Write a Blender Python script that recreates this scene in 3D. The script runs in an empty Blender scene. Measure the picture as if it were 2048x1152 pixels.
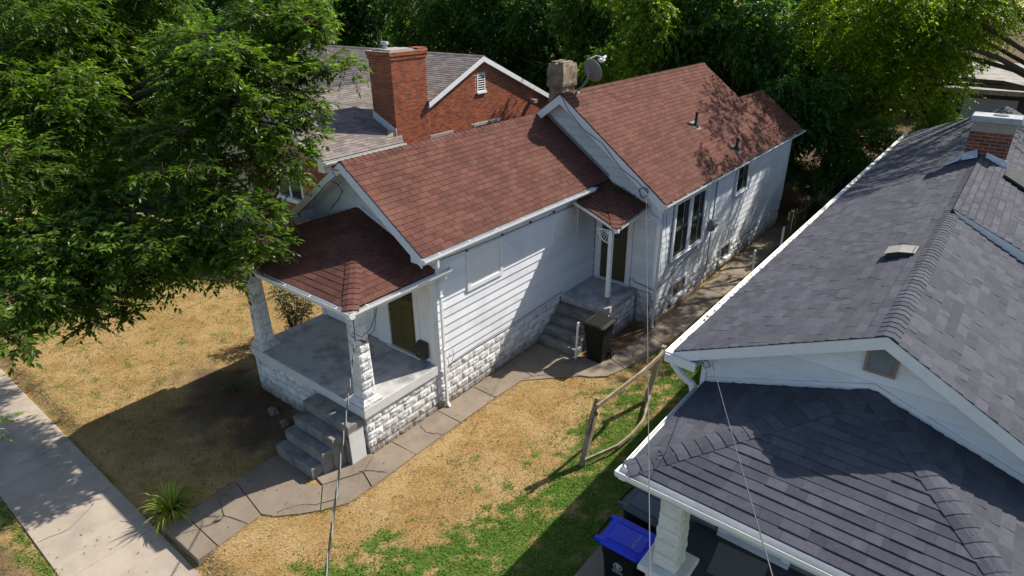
import bpy, math, random
import numpy as np
from mathutils import Vector, Matrix
random.seed(11)
rng = np.random.default_rng(11)
S = bpy.context.scene
COL = S.collection

# ------------------------------------------------------------------ camera
CAM = np.array([8.74001336, -6.18000814, 8.65234015])
R_ = Vector((0.78229371, 0.62284296, -0.00912127))
U_ = Vector((-0.26011181, 0.33993686, 0.90376146))
F_ = Vector((-0.56600212, 0.70463436, -0.42793928))
cd = bpy.data.cameras.new('camera')
cam = bpy.data.objects.new('camera', cd)
COL.objects.link(cam)
m = Matrix.Identity(4)
for i in range(3):
    m[i][0] = R_[i]; m[i][1] = U_[i]; m[i][2] = -F_[i]; m[i][3] = CAM[i]
cam.matrix_world = m
cd.sensor_width = 36.0
cd.lens = 36.0 * 1260.72 / 2048.0
cd.clip_start = 0.1
cd.clip_end = 900.0
S.camera = cam
S.render.resolution_x = 1024
S.render.resolution_y = 576

# ------------------------------------------------------------------ light
SUN = Vector((0.385, 1.0, 1.0)).normalized()
w = bpy.data.worlds.new('World'); S.world = w
w.use_nodes = True
nt = w.node_tree
bg = nt.nodes['Background']
sky = nt.nodes.new('ShaderNodeTexSky')
sky.sky_type = 'NISHITA'
sky.sun_disc = False
sky.sun_elevation = math.asin(SUN.z)
sky.sun_rotation = math.atan2(SUN.x, SUN.y)
nt.links.new(sky.outputs['Color'], bg.inputs['Color'])
bg.inputs['Strength'].default_value = 0.105
sl = bpy.data.lights.new('sun', 'SUN')
sl.energy = 4.8
sl.angle = math.radians(0.5)
sl.color = (1.0, 0.94, 0.84)
so = bpy.data.objects.new('sun', sl)
COL.objects.link(so)
so.rotation_euler = SUN.to_track_quat('Z', 'Y').to_euler()
so.location = (8, 20, 25)
S.view_settings.view_transform = 'Standard'
S.view_settings.look = 'None'
S.view_settings.exposure = 0.72
S.view_settings.gamma = 1.0
S.view_settings.use_curve_mapping = False

# ------------------------------------------------------------------ materials
MATS = {}
def mat(name, c1, c2=None, scale=3.0, rough=0.85, bump=0.0, bscale=60.0, tone=0.0, spec=0.3,
        c3=None, s3=0.8, t3=(0.55, 0.72), a3=0.8, metal=0.0, stretch=(1, 1, 1), objc=False,
        c4=None, s4=14.0, t4=(0.58, 0.66), a4=0.7, trans=0.0, attr=None, splash=0.0):
    mt = bpy.data.materials.new(name); mt.use_nodes = True
    n = mt.node_tree.nodes; L = mt.node_tree.links
    b = n['Principled BSDF']
    def vec(st):
        if objc:
            g = n.new('ShaderNodeTexCoord'); o = g.outputs['Object']
        else:
            g = n.new('ShaderNodeNewGeometry'); o = g.outputs['Position']
        mp = n.new('ShaderNodeMapping'); mp.inputs['Scale'].default_value = st
        L.new(o, mp.inputs['Vector'])
        return mp.outputs['Vector']
    vs = vec(stretch)
    def noise(sc, det=6.0, v=None):
        x = n.new('ShaderNodeTexNoise'); x.inputs['Scale'].default_value = sc
        x.inputs['Detail'].default_value = det; x.inputs['Roughness'].default_value = 0.62
        L.new(v or vs, x.inputs['Vector'])
        return x.outputs['Fac']
    def ramp(f, a, c):
        r = n.new('ShaderNodeMapRange'); r.inputs['From Min'].default_value = a
        r.inputs['From Max'].default_value = c
        r.clamp = True; L.new(f, r.inputs['Value'])
        return r.outputs['Result']
    def mix(f, A, B, typ='MIX'):
        x = n.new('ShaderNodeMix'); x.data_type = 'RGBA'; x.blend_type = typ
        if isinstance(f, float): x.inputs['Factor'].default_value = f
        else: L.new(f, x.inputs['Factor'])
        for k, s in ((6, A), (7, B)):
            if isinstance(s, tuple): x.inputs[k].default_value = (*s, 1)
            else: L.new(s, x.inputs[k])
        return x.outputs[2]
    def mul(f, k):
        x = n.new('ShaderNodeMath'); x.operation = 'MULTIPLY'; L.new(f, x.inputs[0])
        x.inputs[1].default_value = k
        return x.outputs[0]
    if attr:
        a = n.new('ShaderNodeAttribute'); a.attribute_name = attr
        col = a.outputs['Color']
        if c2 is not None:
            f = ramp(noise(scale), 0.35, 0.65)
            col = mix(f, col, mix(1.0, col, c2, 'MULTIPLY'))
    else:
        col = mix(ramp(noise(scale), 0.35, 0.65), c1, c2 if c2 else tuple(x * 0.8 for x in c1))
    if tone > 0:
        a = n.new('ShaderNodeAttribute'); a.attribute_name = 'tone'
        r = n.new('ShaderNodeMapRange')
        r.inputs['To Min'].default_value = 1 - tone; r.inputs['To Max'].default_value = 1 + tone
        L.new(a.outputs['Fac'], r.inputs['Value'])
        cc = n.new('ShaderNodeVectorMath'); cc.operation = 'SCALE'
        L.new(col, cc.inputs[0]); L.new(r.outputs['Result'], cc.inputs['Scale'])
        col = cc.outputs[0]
    if c3: col = mix(mul(ramp(noise(s3, 8), *t3), a3), col, c3)
    if c4: col = mix(mul(ramp(noise(s4, 4), *t4), a4), col, c4)
    if splash:                     # soil splashed on the lowest courses
        g = n.new('ShaderNodeNewGeometry'); sp = n.new('ShaderNodeSeparateXYZ'); L.new(g.outputs['Position'], sp.inputs[0])
        ad = n.new('ShaderNodeMath'); ad.operation = 'MULTIPLY_ADD'; L.new(noise(5.0, 6), ad.inputs[0]); ad.inputs[1].default_value = -0.75; L.new(sp.outputs['Z'], ad.inputs[2])
        col = mix(mul(ramp(ad.outputs[0], 0.05, -0.33), splash), col, (0.17, 0.125, 0.085))
    L.new(col, b.inputs['Base Color'])
    b.inputs['Roughness'].default_value = rough
    b.inputs['Metallic'].default_value = metal
    b.inputs['Specular IOR Level'].default_value = spec
    if bump > 0:
        bp = n.new('ShaderNodeBump'); bp.inputs['Strength'].default_value = min(1.0, bump)
        bp.inputs['Distance'].default_value = 0.02
        L.new(noise(bscale, 5), bp.inputs['Height'])
        L.new(bp.outputs['Normal'], b.inputs['Normal'])
    if trans > 0:
        t = n.new('ShaderNodeBsdfTranslucent'); ms = n.new('ShaderNodeMixShader')
        tc = mix(1.0, col, (1.45, 1.5, 0.5), 'MULTIPLY')
        L.new(tc, t.inputs['Color'])
        ms.inputs[0].default_value = trans
        L.new(b.outputs[0], ms.inputs[1]); L.new(t.outputs[0], ms.inputs[2])
        L.new(ms.outputs[0], n['Material Output'].inputs['Surface'])
    MATS[name] = mt
    return mt

mat('red_shingle', (0.136, 0.060, 0.045), (0.102, 0.046, 0.035), scale=9, tone=0.18, rough=0.95, bump=0.5, bscale=160,
    c3=(0.19, 0.098, 0.072), s3=0.7, a3=0.55, c4=(0.062, 0.036, 0.03), s4=1.7, t4=(0.52, 0.72), a4=0.55, spec=0.1)
mat('red_deck', (0.07, 0.03, 0.025), (0.05, 0.022, 0.02), rough=1)
mat('gray_shingle', (0.086, 0.088, 0.104), (0.070, 0.072, 0.086), scale=14, tone=0.20, rough=0.95, bump=0.5, bscale=190, spec=0.1,
    c3=(0.105, 0.106, 0.124), s3=1.1, a3=0.5, c4=(0.052, 0.055, 0.068), s4=2.3, t4=(0.54, 0.74), a4=0.45)
mat('gray_deck', (0.035, 0.035, 0.042), (0.03, 0.03, 0.035), rough=1)
mat('taupe_shingle', (0.205, 0.175, 0.162), (0.165, 0.138, 0.13), scale=6, tone=0.25, rough=0.95, bump=0.4, bscale=140, spec=0.1,
    c3=(0.13, 0.105, 0.1), s3=0.9, a3=0.4)
mat('taupe_deck', (0.055, 0.045, 0.042), (0.045, 0.038, 0.035), rough=1)
mat('white_siding', (0.74, 0.76, 0.79), (0.69, 0.715, 0.75), scale=2.5, tone=0.05, rough=0.55, bump=0.06, bscale=30,
    c3=(0.42, 0.43, 0.45), s3=0.9, t3=(0.54, 0.78), a3=0.55, c4=(0.36, 0.34, 0.31), s4=13, t4=(0.63, 0.74), a4=0.5)
mat('wall_groove_shade', (0.20, 0.20, 0.205), (0.15, 0.15, 0.155), scale=4, rough=0.9)  # backing behind the siding boards, darkened to paint shade into the grooves
mat('white_trim', (0.76, 0.77, 0.79), (0.70, 0.71, 0.73), scale=4, rough=0.5, c3=(0.45, 0.43, 0.40), s3=3.5, t3=(0.6, 0.8), a3=0.45)
mat('gutter_white', (0.78, 0.78, 0.77), (0.72, 0.72, 0.71), scale=6, rough=0.38, spec=0.5, c3=(0.48, 0.46, 0.42), s3=3, t3=(0.6, 0.8), a3=0.4)
mat('painted_block', (0.72, 0.72, 0.72), (0.60, 0.60, 0.60), scale=7, tone=0.12, rough=0.85, bump=0.9, bscale=22,
    c3=(0.24, 0.22, 0.20), s3=4.5, t3=(0.52, 0.68), a3=0.75, c4=(0.15, 0.135, 0.12), s4=26, t4=(0.58, 0.68), a4=0.6, splash=0.85)
mat('mortar_paint', (0.36, 0.35, 0.34), (0.25, 0.24, 0.23), scale=5, rough=0.95)
mat('neighbor_block', (0.70, 0.68, 0.64), (0.62, 0.60, 0.57), scale=5, tone=0.08, rough=0.8, bump=0.7, bscale=18)
mat('porch_concrete', (0.43, 0.425, 0.415), (0.34, 0.335, 0.33), scale=2.6, rough=0.8, bump=0.12, bscale=60,
    c3=(0.10, 0.098, 0.095), s3=1.3, t3=(0.47, 0.7), a3=0.8, c4=(0.13, 0.22, 0.05), s4=2.3, t4=(0.64, 0.71), a4=0.6)
mat('slab_edge', (0.62, 0.61, 0.59), (0.55, 0.545, 0.53), scale=3, rough=0.8, bump=0.1, c3=(0.3, 0.29, 0.28), s3=2.5, t3=(0.6, 0.8), a3=0.5)
mat('step_concrete', (0.25, 0.24, 0.215), (0.17, 0.165, 0.15), scale=5, rough=0.95, bump=0.5, bscale=40, tone=0.12,
    c3=(0.05, 0.05, 0.044), s3=3, t3=(0.48, 0.68), a3=0.75, c4=(0.30, 0.29, 0.27), s4=9, t4=(0.6, 0.72), a4=0.55)
mat('walk_concrete', (0.225, 0.18, 0.135), (0.18, 0.145, 0.108), scale=2.2, rough=0.92, bump=0.25, bscale=110, tone=0.10,
    c3=(0.10, 0.08, 0.06), s3=0.9, t3=(0.48, 0.7), a3=0.65, c4=(0.32, 0.28, 0.22), s4=45, t4=(0.58, 0.66), a4=0.35)
mat('sidewalk_concrete', (0.40, 0.335, 0.265), (0.34, 0.28, 0.22), scale=1.8, rough=0.92, bump=0.25, bscale=120, tone=0.07,
    c3=(0.24, 0.2, 0.16), s3=0.9, t3=(0.48, 0.7), a3=0.7, c4=(0.46, 0.40, 0.32), s4=50, t4=(0.58, 0.66), a4=0.4)
mat('lawn', (0.4, 0.26, 0.1), (0.72, 0.72, 0.74), scale=28, rough=1.0, bump=0.7, bscale=90, attr='col', spec=0.05)
mat('blade', (0.4, 0.26, 0.1), None, rough=0.85, attr='col', spec=0.1, trans=0.25)
mat('litter', (0.22, 0.12, 0.06), (0.12, 0.07, 0.04), scale=40, tone=0.45, rough=0.9)
mat('brick', (0.30, 0.082, 0.036), (0.235, 0.06, 0.028), scale=3, tone=0.35, rough=0.9, bump=0.3, bscale=80,
    c3=(0.14, 0.042, 0.026), s3=1.2, t3=(0.55, 0.75), a3=0.5)
mat('brick_mortar', (0.52, 0.41, 0.29), (0.44, 0.34, 0.24), scale=8, rough=0.95)
mat('chimney_brick', (0.20, 0.065, 0.038), (0.14, 0.045, 0.03), scale=6, tone=0.35, rough=0.95, bump=0.4, bscale=50)
mat('chimney_mortar', (0.36, 0.31, 0.27), (0.25, 0.21, 0.19), scale=7, rough=0.95, bump=0.4, bscale=50)
mat('cap_gray', (0.36, 0.38, 0.41), (0.28, 0.30, 0.32), scale=6, rough=0.8, bump=0.3, c3=(0.15, 0.14, 0.13), s3=4, t3=(0.5, 0.7), a3=0.6)
mat('old_stucco', (0.30, 0.235, 0.165), (0.20, 0.155, 0.11), scale=6, rough=0.95, bump=0.9, bscale=26,
    c3=(0.06, 0.05, 0.042), s3=2.6, t3=(0.45, 0.65), a3=0.75, c4=(0.30, 0.12, 0.06), s4=5, t4=(0.6, 0.68), a4=0.7)
mat('olive_door', (0.085, 0.072, 0.018), (0.068, 0.058, 0.015), scale=5, rough=0.5, spec=0.4)
mat('dark_door', (0.075, 0.065, 0.02), (0.055, 0.048, 0.016), scale=4, rough=0.45, spec=0.4)
mat('glass', (0.015, 0.02, 0.022), (0.03, 0.035, 0.035), scale=2, rough=0.06, spec=0.8)
mat('sash_dark', (0.07, 0.075, 0.07), (0.05, 0.05, 0.05), scale=9, rough=0.6)
mat('sash_gray', (0.30, 0.31, 0.31), (0.24, 0.25, 0.25), scale=9, rough=0.5)
mat('white_panel', (0.76, 0.77, 0.77), (0.72, 0.73, 0.73), scale=6, rough=0.5)
mat('black_plastic', (0.010, 0.010, 0.010), (0.014, 0.014, 0.013), scale=6, rough=0.6, spec=0.15, objc=True,
    c3=(0.024, 0.027, 0.024), s3=3, t3=(0.6, 0.8), a3=0.4)
mat('blue_plastic', (0.006, 0.035, 0.62), (0.005, 0.026, 0.5), scale=5, rough=0.4, spec=0.5, objc=True, c3=(0.05, 0.07, 0.45), s3=4, t3=(0.62, 0.8), a3=0.4)
mat('slate_plastic', (0.045, 0.062, 0.075), (0.035, 0.05, 0.06), scale=5, rough=0.45, spec=0.5, objc=True)
mat('rubber', (0.012, 0.012, 0.012), (0.02, 0.02, 0.02), rough=0.8)
mat('gray_metal', (0.22, 0.225, 0.23), (0.17, 0.175, 0.18), scale=8, rough=0.6, metal=0.1)
mat('dish_gray', (0.20, 0.195, 0.2), (0.17, 0.165, 0.17), scale=6, rough=0.6)
mat('galvanized', (0.5, 0.51, 0.52), (0.38, 0.39, 0.4), scale=9, rough=0.4, metal=0.6)
mat('lead_gray', (0.075, 0.082, 0.08), (0.055, 0.06, 0.06), scale=5, rough=0.95, spec=0.1)
mat('lead_black', (0.025, 0.026, 0.026), (0.04, 0.04, 0.04), scale=9, rough=0.6)
mat('cable_black', (0.012, 0.012, 0.013), (0.02, 0.02, 0.02), rough=0.6)
mat('cable_gray', (0.22, 0.22, 0.22), (0.18, 0.18, 0.18), scale=40, rough=0.5)
mat('wire_gray', (0.12, 0.12, 0.125), (0.09, 0.09, 0.09), scale=40, rough=0.5)
mat('weathered_wood', (0.33, 0.255, 0.17), (0.19, 0.145, 0.095), scale=14, stretch=(3, 1, 0.5), rough=0.95, bump=0.5, bscale=50, tone=0.12,
    c3=(0.55, 0.50, 0.42), s3=3, t3=(0.5, 0.7), a3=0.6, c4=(0.10, 0.09, 0.045), s4=6, t4=(0.58, 0.7), a4=0.5)
mat('picket_wood', (0.085, 0.075, 0.035), (0.05, 0.045, 0.022), scale=10, stretch=(2, 2, 0.3), rough=0.95, tone=0.35, bump=0.3, bscale=40)
mat('bark', (0.085, 0.068, 0.05), (0.045, 0.037, 0.03), scale=9, stretch=(1, 1, 0.3), rough=0.95, bump=0.9, bscale=25)
mat('twig', (0.13, 0.10, 0.06), (0.09, 0.07, 0.04), scale=9, rough=0.9)
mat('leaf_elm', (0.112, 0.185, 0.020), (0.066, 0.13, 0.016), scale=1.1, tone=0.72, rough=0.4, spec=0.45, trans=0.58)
mat('leaf_dark', (0.075, 0.165, 0.030), (0.042, 0.112, 0.022), scale=0.5, tone=0.6, rough=0.45, spec=0.45, trans=0.55)
mat('leaf_mid', (0.120, 0.21, 0.032), (0.075, 0.15, 0.024), scale=0.5, tone=0.6, rough=0.45, spec=0.45, trans=0.58)
mat('leaf_lime', (0.20, 0.29, 0.014), (0.13, 0.21, 0.012), scale=0.5, tone=0.5, rough=0.5, spec=0.35, trans=0.5)
mat('leaf_shrub', (0.085, 0.165, 0.03), (0.06, 0.12, 0.022), scale=2, tone=0.6, rough=0.45, spec=0.45, trans=0.35)
mat('leaf_bush', (0.035, 0.065, 0.016), (0.025, 0.05, 0.012), scale=2, tone=0.5, rough=0.45, spec=0.4, trans=0.15)
mat('leaf_strap', (0.24, 0.28, 0.035), (0.15, 0.2, 0.025), scale=3, tone=0.5, rough=0.5, trans=0.35)
mat('leaf_strap_dark', (0.06, 0.09, 0.03), (0.045, 0.07, 0.025), scale=3, tone=0.4, rough=0.5, trans=0.25)
mat('emblem', (0.45, 0.46, 0.46), (0.38, 0.39, 0.39), scale=30, rough=0.6)
mat('brass', (0.30, 0.19, 0.06), (0.2, 0.12, 0.04), scale=30, rough=0.5, metal=0.6)
mat('mailbox_black', (0.04, 0.038, 0.032), (0.06, 0.05, 0.04), scale=20, rough=0.6)
mat('vent_top', (0.25, 0.23, 0.21), (0.2, 0.185, 0.17), scale=8, rough=0.7)
mat('vent_tan', (0.30, 0.22, 0.18), (0.25, 0.18, 0.15), scale=8, rough=0.7)
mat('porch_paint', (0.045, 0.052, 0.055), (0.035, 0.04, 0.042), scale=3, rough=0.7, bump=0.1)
mat('mat_gray', (0.17, 0.16, 0.145), (0.14, 0.13, 0.12), scale=30, rough=0.95)
mat('garage_roof', (0.36, 0.33, 0.30), (0.26, 0.24, 0.21), scale=1.5, rough=0.95, c3=(0.09, 0.08, 0.05), s3=1.2, t3=(0.5, 0.68), a3=0.7)
mat('garage_wall', (0.06, 0.052, 0.042), (0.045, 0.04, 0.03), scale=2, rough=0.9)
mat('far_wall', (0.62, 0.6, 0.58), (0.55, 0.53, 0.5), scale=2, rough=0.8)
mat('far_roof', (0.20, 0.20, 0.22), (0.16, 0.16, 0.18), scale=2, rough=0.9)
mat('stone', (0.20, 0.16, 0.12), (0.14, 0.11, 0.08), scale=6, rough=0.95, bump=0.5, bscale=25)
mat('moss', (0.055, 0.085, 0.012), (0.035, 0.055, 0.01), scale=20, rough=1)
mat('blind', (0.55, 0.56, 0.58), (0.5, 0.5, 0.52), scale=3, rough=0.7)
mat('pink_flower', (0.55, 0.16, 0.05), (0.45, 0.12, 0.03), scale=3, tone=0.4, rough=0.7)

# ------------------------------------------------------------------ mesh helpers
ORG = {}
def vlen(a): return math.sqrt(sum(x * x for x in a))
class MB:
    def __init__(s): s.v = []; s.f = []; s.t = []
    def add(s, v, f, tone=0.5):
        o = len(s.v)
        s.v += [tuple(p) for p in v]; s.f += [tuple(i + o for i in q) for q in f]
        s.t += [tone] * len(v)
        return s
    def box(s, x0, x1, y0, y1, z0, z1, tone=0.5):
        return s.add([(x0, y0, z0), (x1, y0, z0), (x1, y1, z0), (x0, y1, z0), (x0, y0, z1), (x1, y0, z1), (x1, y1, z1), (x0, y1, z1)],
                     [(3, 2, 1, 0), (4, 5, 6, 7), (0, 1, 5, 4), (1, 2, 6, 5), (2, 3, 7, 6), (3, 0, 4, 7)], tone)
    def bbox(s, x0, x1, y0, y1, z0, z1, b=0.01, tone=0.5):   # box with chamfered top rim
        return s.add([(x0, y0, z0), (x1, y0, z0), (x1, y1, z0), (x0, y1, z0),
                      (x0, y0, z1 - b), (x1, y0, z1 - b), (x1, y1, z1 - b), (x0, y1, z1 - b),
                      (x0 + b, y0 + b, z1), (x1 - b, y0 + b, z1), (x1 - b, y1 - b, z1), (x0 + b, y1 - b, z1)],
                     [(3, 2, 1, 0), (8, 9, 10, 11)] + [(i, (i + 1) % 4, (i + 1) % 4 + 4, i + 4) for i in range(4)] +
                     [(i + 4, (i + 1) % 4 + 4, (i + 1) % 4 + 8, i + 8) for i in range(4)], tone)
    def prism(s, poly, d, tone=0.5):            # poly: 3d points, d: extrusion vector
        n = len(poly); d = Vector(d)
        v = [Vector(p) for p in poly]; v2 = [p + d for p in v]
        return s.add(v + v2, [tuple(range(n - 1, -1, -1)), tuple(range(n, 2 * n))] +
                     [(i, (i + 1) % n, (i + 1) % n + n, i + n) for i in range(n)], tone)
    def tube(s, pts, r, n=8, tone=0.5, cap=True, rot=0.0):
        P = [Vector(p) for p in pts]
        rr = r if isinstance(r, (list, tuple)) else [r] * len(P)
        v = []; f = []
        up = None
        for i, p in enumerate(P):
            t = (P[min(i + 1, len(P) - 1)] - P[max(i - 1, 0)]).normalized()
            if up is None:
                up = Vector((0, 0, 1)) if abs(t.z) < 0.9 else Vector((1, 0, 0))
            a = t.cross(up)
            if a.length < 1e-4: a = t.cross(Vector((0.3, 1, 0)))
            a.normalize(); b = a.cross(t).normalized(); up = b
            for k in range(n):
                q = 2 * math.pi * k / n + rot
                v.append(p + (a * math.cos(q) + b * math.sin(q)) * rr[i])
        for i in range(len(P) - 1):
            for k in range(n):
                k2 = (k + 1) % n
                f.append((i * n + k, i * n + k2, (i + 1) * n + k2, (i + 1) * n + k))
        if cap:
            f.append(tuple(range(n - 1, -1, -1))); f.append(tuple(range((len(P) - 1) * n, len(P) * n)))
        return s.add(v, f, tone)
    def build(s, name, m, parent=None, smooth=False, kind=None, label=None, loc=None, cat=None, group=None):
        me = bpy.data.meshes.new(name)
        org = ORG[parent] if parent else Vector(loc if loc else (0, 0, 0))
        me.from_pydata([(p[0] - org.x, p[1] - org.y, p[2] - org.z) for p in s.v], [], s.f)
        a = me.attributes.new('tone', 'FLOAT', 'POINT'); a.data.foreach_set('value', s.t)
        me.materials.append(MATS[m])
        if smooth: me.polygons.foreach_set('use_smooth', [True] * len(me.polygons))
        o = bpy.data.objects.new(name, me); COL.objects.link(o)
        if parent: o.parent = parent
        else: o.location = org
        ORG[o] = org
        if kind: o['kind'] = kind
        if label: o['label'] = label
        if cat: o['category'] = cat
        if group: o['group'] = group
        return o

def thing(name, label, cat, loc, group=None):
    o = bpy.data.objects.new(name, None); COL.objects.link(o)
    o.location = loc; o['label'] = label; o['category'] = cat
    o.empty_display_size = 0.2
    if group: o['group'] = group
    ORG[o] = Vector(loc)
    return o

def clip(poly, cl):
    out = list(poly)
    n = len(cl)
    for i in range(n):
        a = cl[i]; b = cl[(i + 1) % n]
        ex, ey = b[0] - a[0], b[1] - a[1]
        inp = out; out = []
        if not inp: break
        for j in range(len(inp)):
            p = inp[j]; q = inp[(j + 1) % len(inp)]
            dp = ex * (p[1] - a[1]) - ey * (p[0] - a[0]); dq = ex * (q[1] - a[1]) - ey * (q[0] - a[0])
            if dp >= 0: out.append(p)
            if (dp > 0 and dq < 0) or (dp < 0 and dq > 0):
                t = dp / (dp - dq); out.append((p[0] + t * (q[0] - p[0]), p[1] + t * (q[1] - p[1])))
    return out
def ccw(poly):
    A = sum(poly[i][0] * poly[(i + 1) % len(poly)][1] - poly[(i + 1) % len(poly)][0] * poly[i][1] for i in range(len(poly)))
    return (list(poly) if A > 0 else list(reversed(poly))), abs(A) / 2

class Pool:                                   # pieces of one kind on one house: the 300 largest singly, the rest joined
    def __init__(s, name, rest, m, limit=300): s.name = name; s.rest = rest; s.m = m; s.L = []; s.limit = limit
    def add(s, parent, v, f, tone, area, N):
        c = Vector((0, 0, 0))
        for p in v: c += Vector(p)
        c /= len(v)
        d = c - Vector(CAM); dd = d.length
        x = d.dot(R_) / d.dot(F_) * 1260.7; y = d.dot(U_) / d.dot(F_) * 1260.7
        inside = d.dot(F_) > 0 and abs(x) < 1030 and abs(y) < 585
        s.L.append((area * max(0.0, -N.dot(d) / dd) / dd ** 2 * (1 if inside else 1e-4), parent, v, f, tone, c))
    def flush(s):
        s.L.sort(key=lambda q: -q[0])
        rest = {}
        for i, (a, parent, v, f, tone, c) in enumerate(s.L):
            if i < s.limit:
                mb = MB().add([Vector(p) - c for p in v], f, tone)
                me = bpy.data.meshes.new(s.name)
                me.from_pydata(mb.v, [], mb.f)
                at = me.attributes.new('tone', 'FLOAT', 'POINT'); at.data.foreach_set('value', mb.t)
                me.materials.append(MATS[s.m])
                o = bpy.data.objects.new(s.name, me); COL.objects.link(o)
                o.parent = parent; o.location = c - ORG[parent]
            else:
                rest.setdefault(parent, MB()).add(v, f, tone)
        for p, mb in rest.items(): mb.build(s.rest, s.m, p, kind='stuff')
        s.L = []

def piece(O, U, V, N, poly, dfun, back=-0.004):
    n = len(poly)
    fr = [O + U * p[0] + V * p[1] + N * dfun(p) for p in poly]
    bk = [O + U * p[0] + V * p[1] + N * back for p in poly]
    return fr + bk, [tuple(range(n))] + [((i + 1) % n, i, i + n, (i + 1) % n + n) for i in range(n)]

def shingles(pool, parent, O, U, V, poly, w=0.30, e=0.142, lam=False, th=0.011, gap=0.007, vmax=None, wob=0.0):
    O = Vector(O); U = Vector(U).normalized(); V = Vector(V).normalized(); N = U.cross(V).normalized()
    flip = N.z < 0
    if flip: N = -N
    poly, _ = ccw(poly)
    us = [p[0] for p in poly]; vs = [p[1] for p in poly]
    v = min(vs); k = 0
    while v < max(vs):
        u = min(us) - random.random() * w - (w / 2 if k % 2 else 0)
        if not lam: u = min(us) - w + (w / 2 if k % 2 else 0) + random.uniform(-0.01, 0.01)
        while u < max(us):
            ww = w if not lam else random.choice((0.16, 0.22, 0.3, 0.38)) 
            g = gap if not lam else 0.002
            dv = random.uniform(-wob, wob)
            c = clip([(u + g / 2, v + dv), (u + ww - g / 2, v + dv), (u + ww - g / 2, v + e), (u + g / 2, v + e)], poly)
            if len(c) > 2:
                c, A = ccw(c)
                if A > 0.002:
                    h = th + random.uniform(0, 0.004) + (random.choice((0, 0.006)) if lam else 0)
                    df = lambda p, v=v, h=h: h - (h - 0.002) * (p[1] - v) / e
                    vv, ff = piece(O, U, V, N, c, df)
                    if flip: ff = [tuple(reversed(q)) for q in ff]
                    pool.add(parent, vv, ff, random.random() if not lam else random.choice((0.1, 0.35, 0.5, 0.6, 0.95)) + random.uniform(-.08, .08), A, N)
            u += ww
        v += e; k += 1

def caps(pool, parent, A, B, DL, DR, w=0.14, e=0.145, h=0.022):
    A = Vector(A); B = Vector(B); t = (B - A); L = t.length; t.normalize()
    DL = Vector(DL).normalized(); DR = Vector(DR).normalized()
    up = (-(DL + DR)).normalized()
    n = max(1, int(L / e))
    for i in range(n):
        p0 = A + t * (i * L / n - 0.01); p1 = A + t * ((i + 1) * L / n + 0.04)
        a = h + random.uniform(0, 0.005); b = h * 0.5
        top0 = p0 + up * (a + 0.004); top1 = p1 + up * (b + 0.004)
        l0 = p0 + DL * w + up * a; l1 = p1 + DL * w + up * b
        r0 = p0 + DR * w + up * a; r1 = p1 + DR * w + up * b
        ml0 = p0 + DL * w * 0.35 + up * (a + 0.004); ml1 = p1 + DL * w * 0.35 + up * (b + 0.004)
        mr0 = p0 + DR * w * 0.35 + up * (a + 0.004); mr1 = p1 + DR * w * 0.35 + up * (b + 0.004)
        fr = [l0, ml0, mr0, r0]; bk = [l1, ml1, mr1, r1]
        lo = [q - up * 0.03 for q in fr]; lb = [q - up * 0.02 for q in bk]
        v = fr + bk + lo + lb
        f = [(0, 1, 5, 4), (1, 2, 6, 5), (2, 3, 7, 6), (8, 9, 1, 0), (9, 10, 2, 1), (10, 11, 3, 2), (0, 4, 12, 8), (7, 3, 11, 15)]
        pool.add(parent, v, f, random.random(), w * 2 * e, up)

def hip(pool, parent, A, B, n1, n2, **k):
    h = (Vector(B) - Vector(A)).normalized(); n1 = Vector(n1).normalized(); n2 = Vector(n2).normalized()
    d1 = n1.cross(h); d2 = n2.cross(h)
    if d1.dot(n2) > 0: d1 = -d1
    if d2.dot(n1) > 0: d2 = -d2
    caps(pool, parent, A, B, d1, d2, **k)

def boards(parent, O, U, N, poly, z0, expo, m, holes=(), bot=0.02, top=0.004, name='siding_board', joint=3.66):
    O = Vector(O); U = Vector(U).normalized(); N = Vector(N).normalized(); V = Vector((0, 0, 1))
    poly, _ = ccw(poly)
    us = [p[0] for p in poly]; vs = [p[1] for p in poly]
    z = z0; out = []
    flip = U.cross(V).dot(N) < 0
    r = 0
    while z < max(vs):
        segs = [(min(us), max(us), z, z + expo)]
        for (a, b, c, d) in holes:
            ns = []
            for (s0, s1, t0, t1) in segs:
                if b <= s0 or a >= s1 or d <= t0 or c >= t1: ns.append((s0, s1, t0, t1)); continue
                if a > s0: ns.append((s0, a, t0, t1))
                if b < s1: ns.append((b, s1, t0, t1))
                m0, m1 = max(a, s0), min(b, s1)
                if d < t1: ns.append((m0, m1, d, t1))
                if c > t0: ns.append((m0, m1, t0, c))
            segs = ns
        cut = []
        for (s0, s1, t0, t1) in segs:
            x = s0
            off = min(us) + joint * (0.35 + 0.37 * (r % 3))
            js = [off + joint * k for k in range(-1, 8)]
            for j in js:
                if j > x + 0.5 and j < s1 - 0.5: cut.append((x, j - 0.0015, t0, t1)); x = j + 0.0015
            cut.append((x, s1, t0, t1))
        for (s0, s1, t0, t1) in cut:
            te = t1 - (.011 if abs(t1 - z - expo) < 1e-4 else 0)
            if te - t0 < .004: continue
            c = clip([(s0, t0), (s1, t0), (s1, te), (s0, te)], poly)
            if len(c) < 3: continue
            c, A = ccw(c)
            if A < 0.003: continue
            vv, ff = piece(O, U, V, N, c, lambda p, z=z: bot - (bot - top) * (p[1] - z) / expo, back=-0.01)
            if flip: ff = [tuple(reversed(q)) for q in ff]
            MB().add(vv, ff, random.random()).build(name, m, parent)
        z += expo; r += 1

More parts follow.
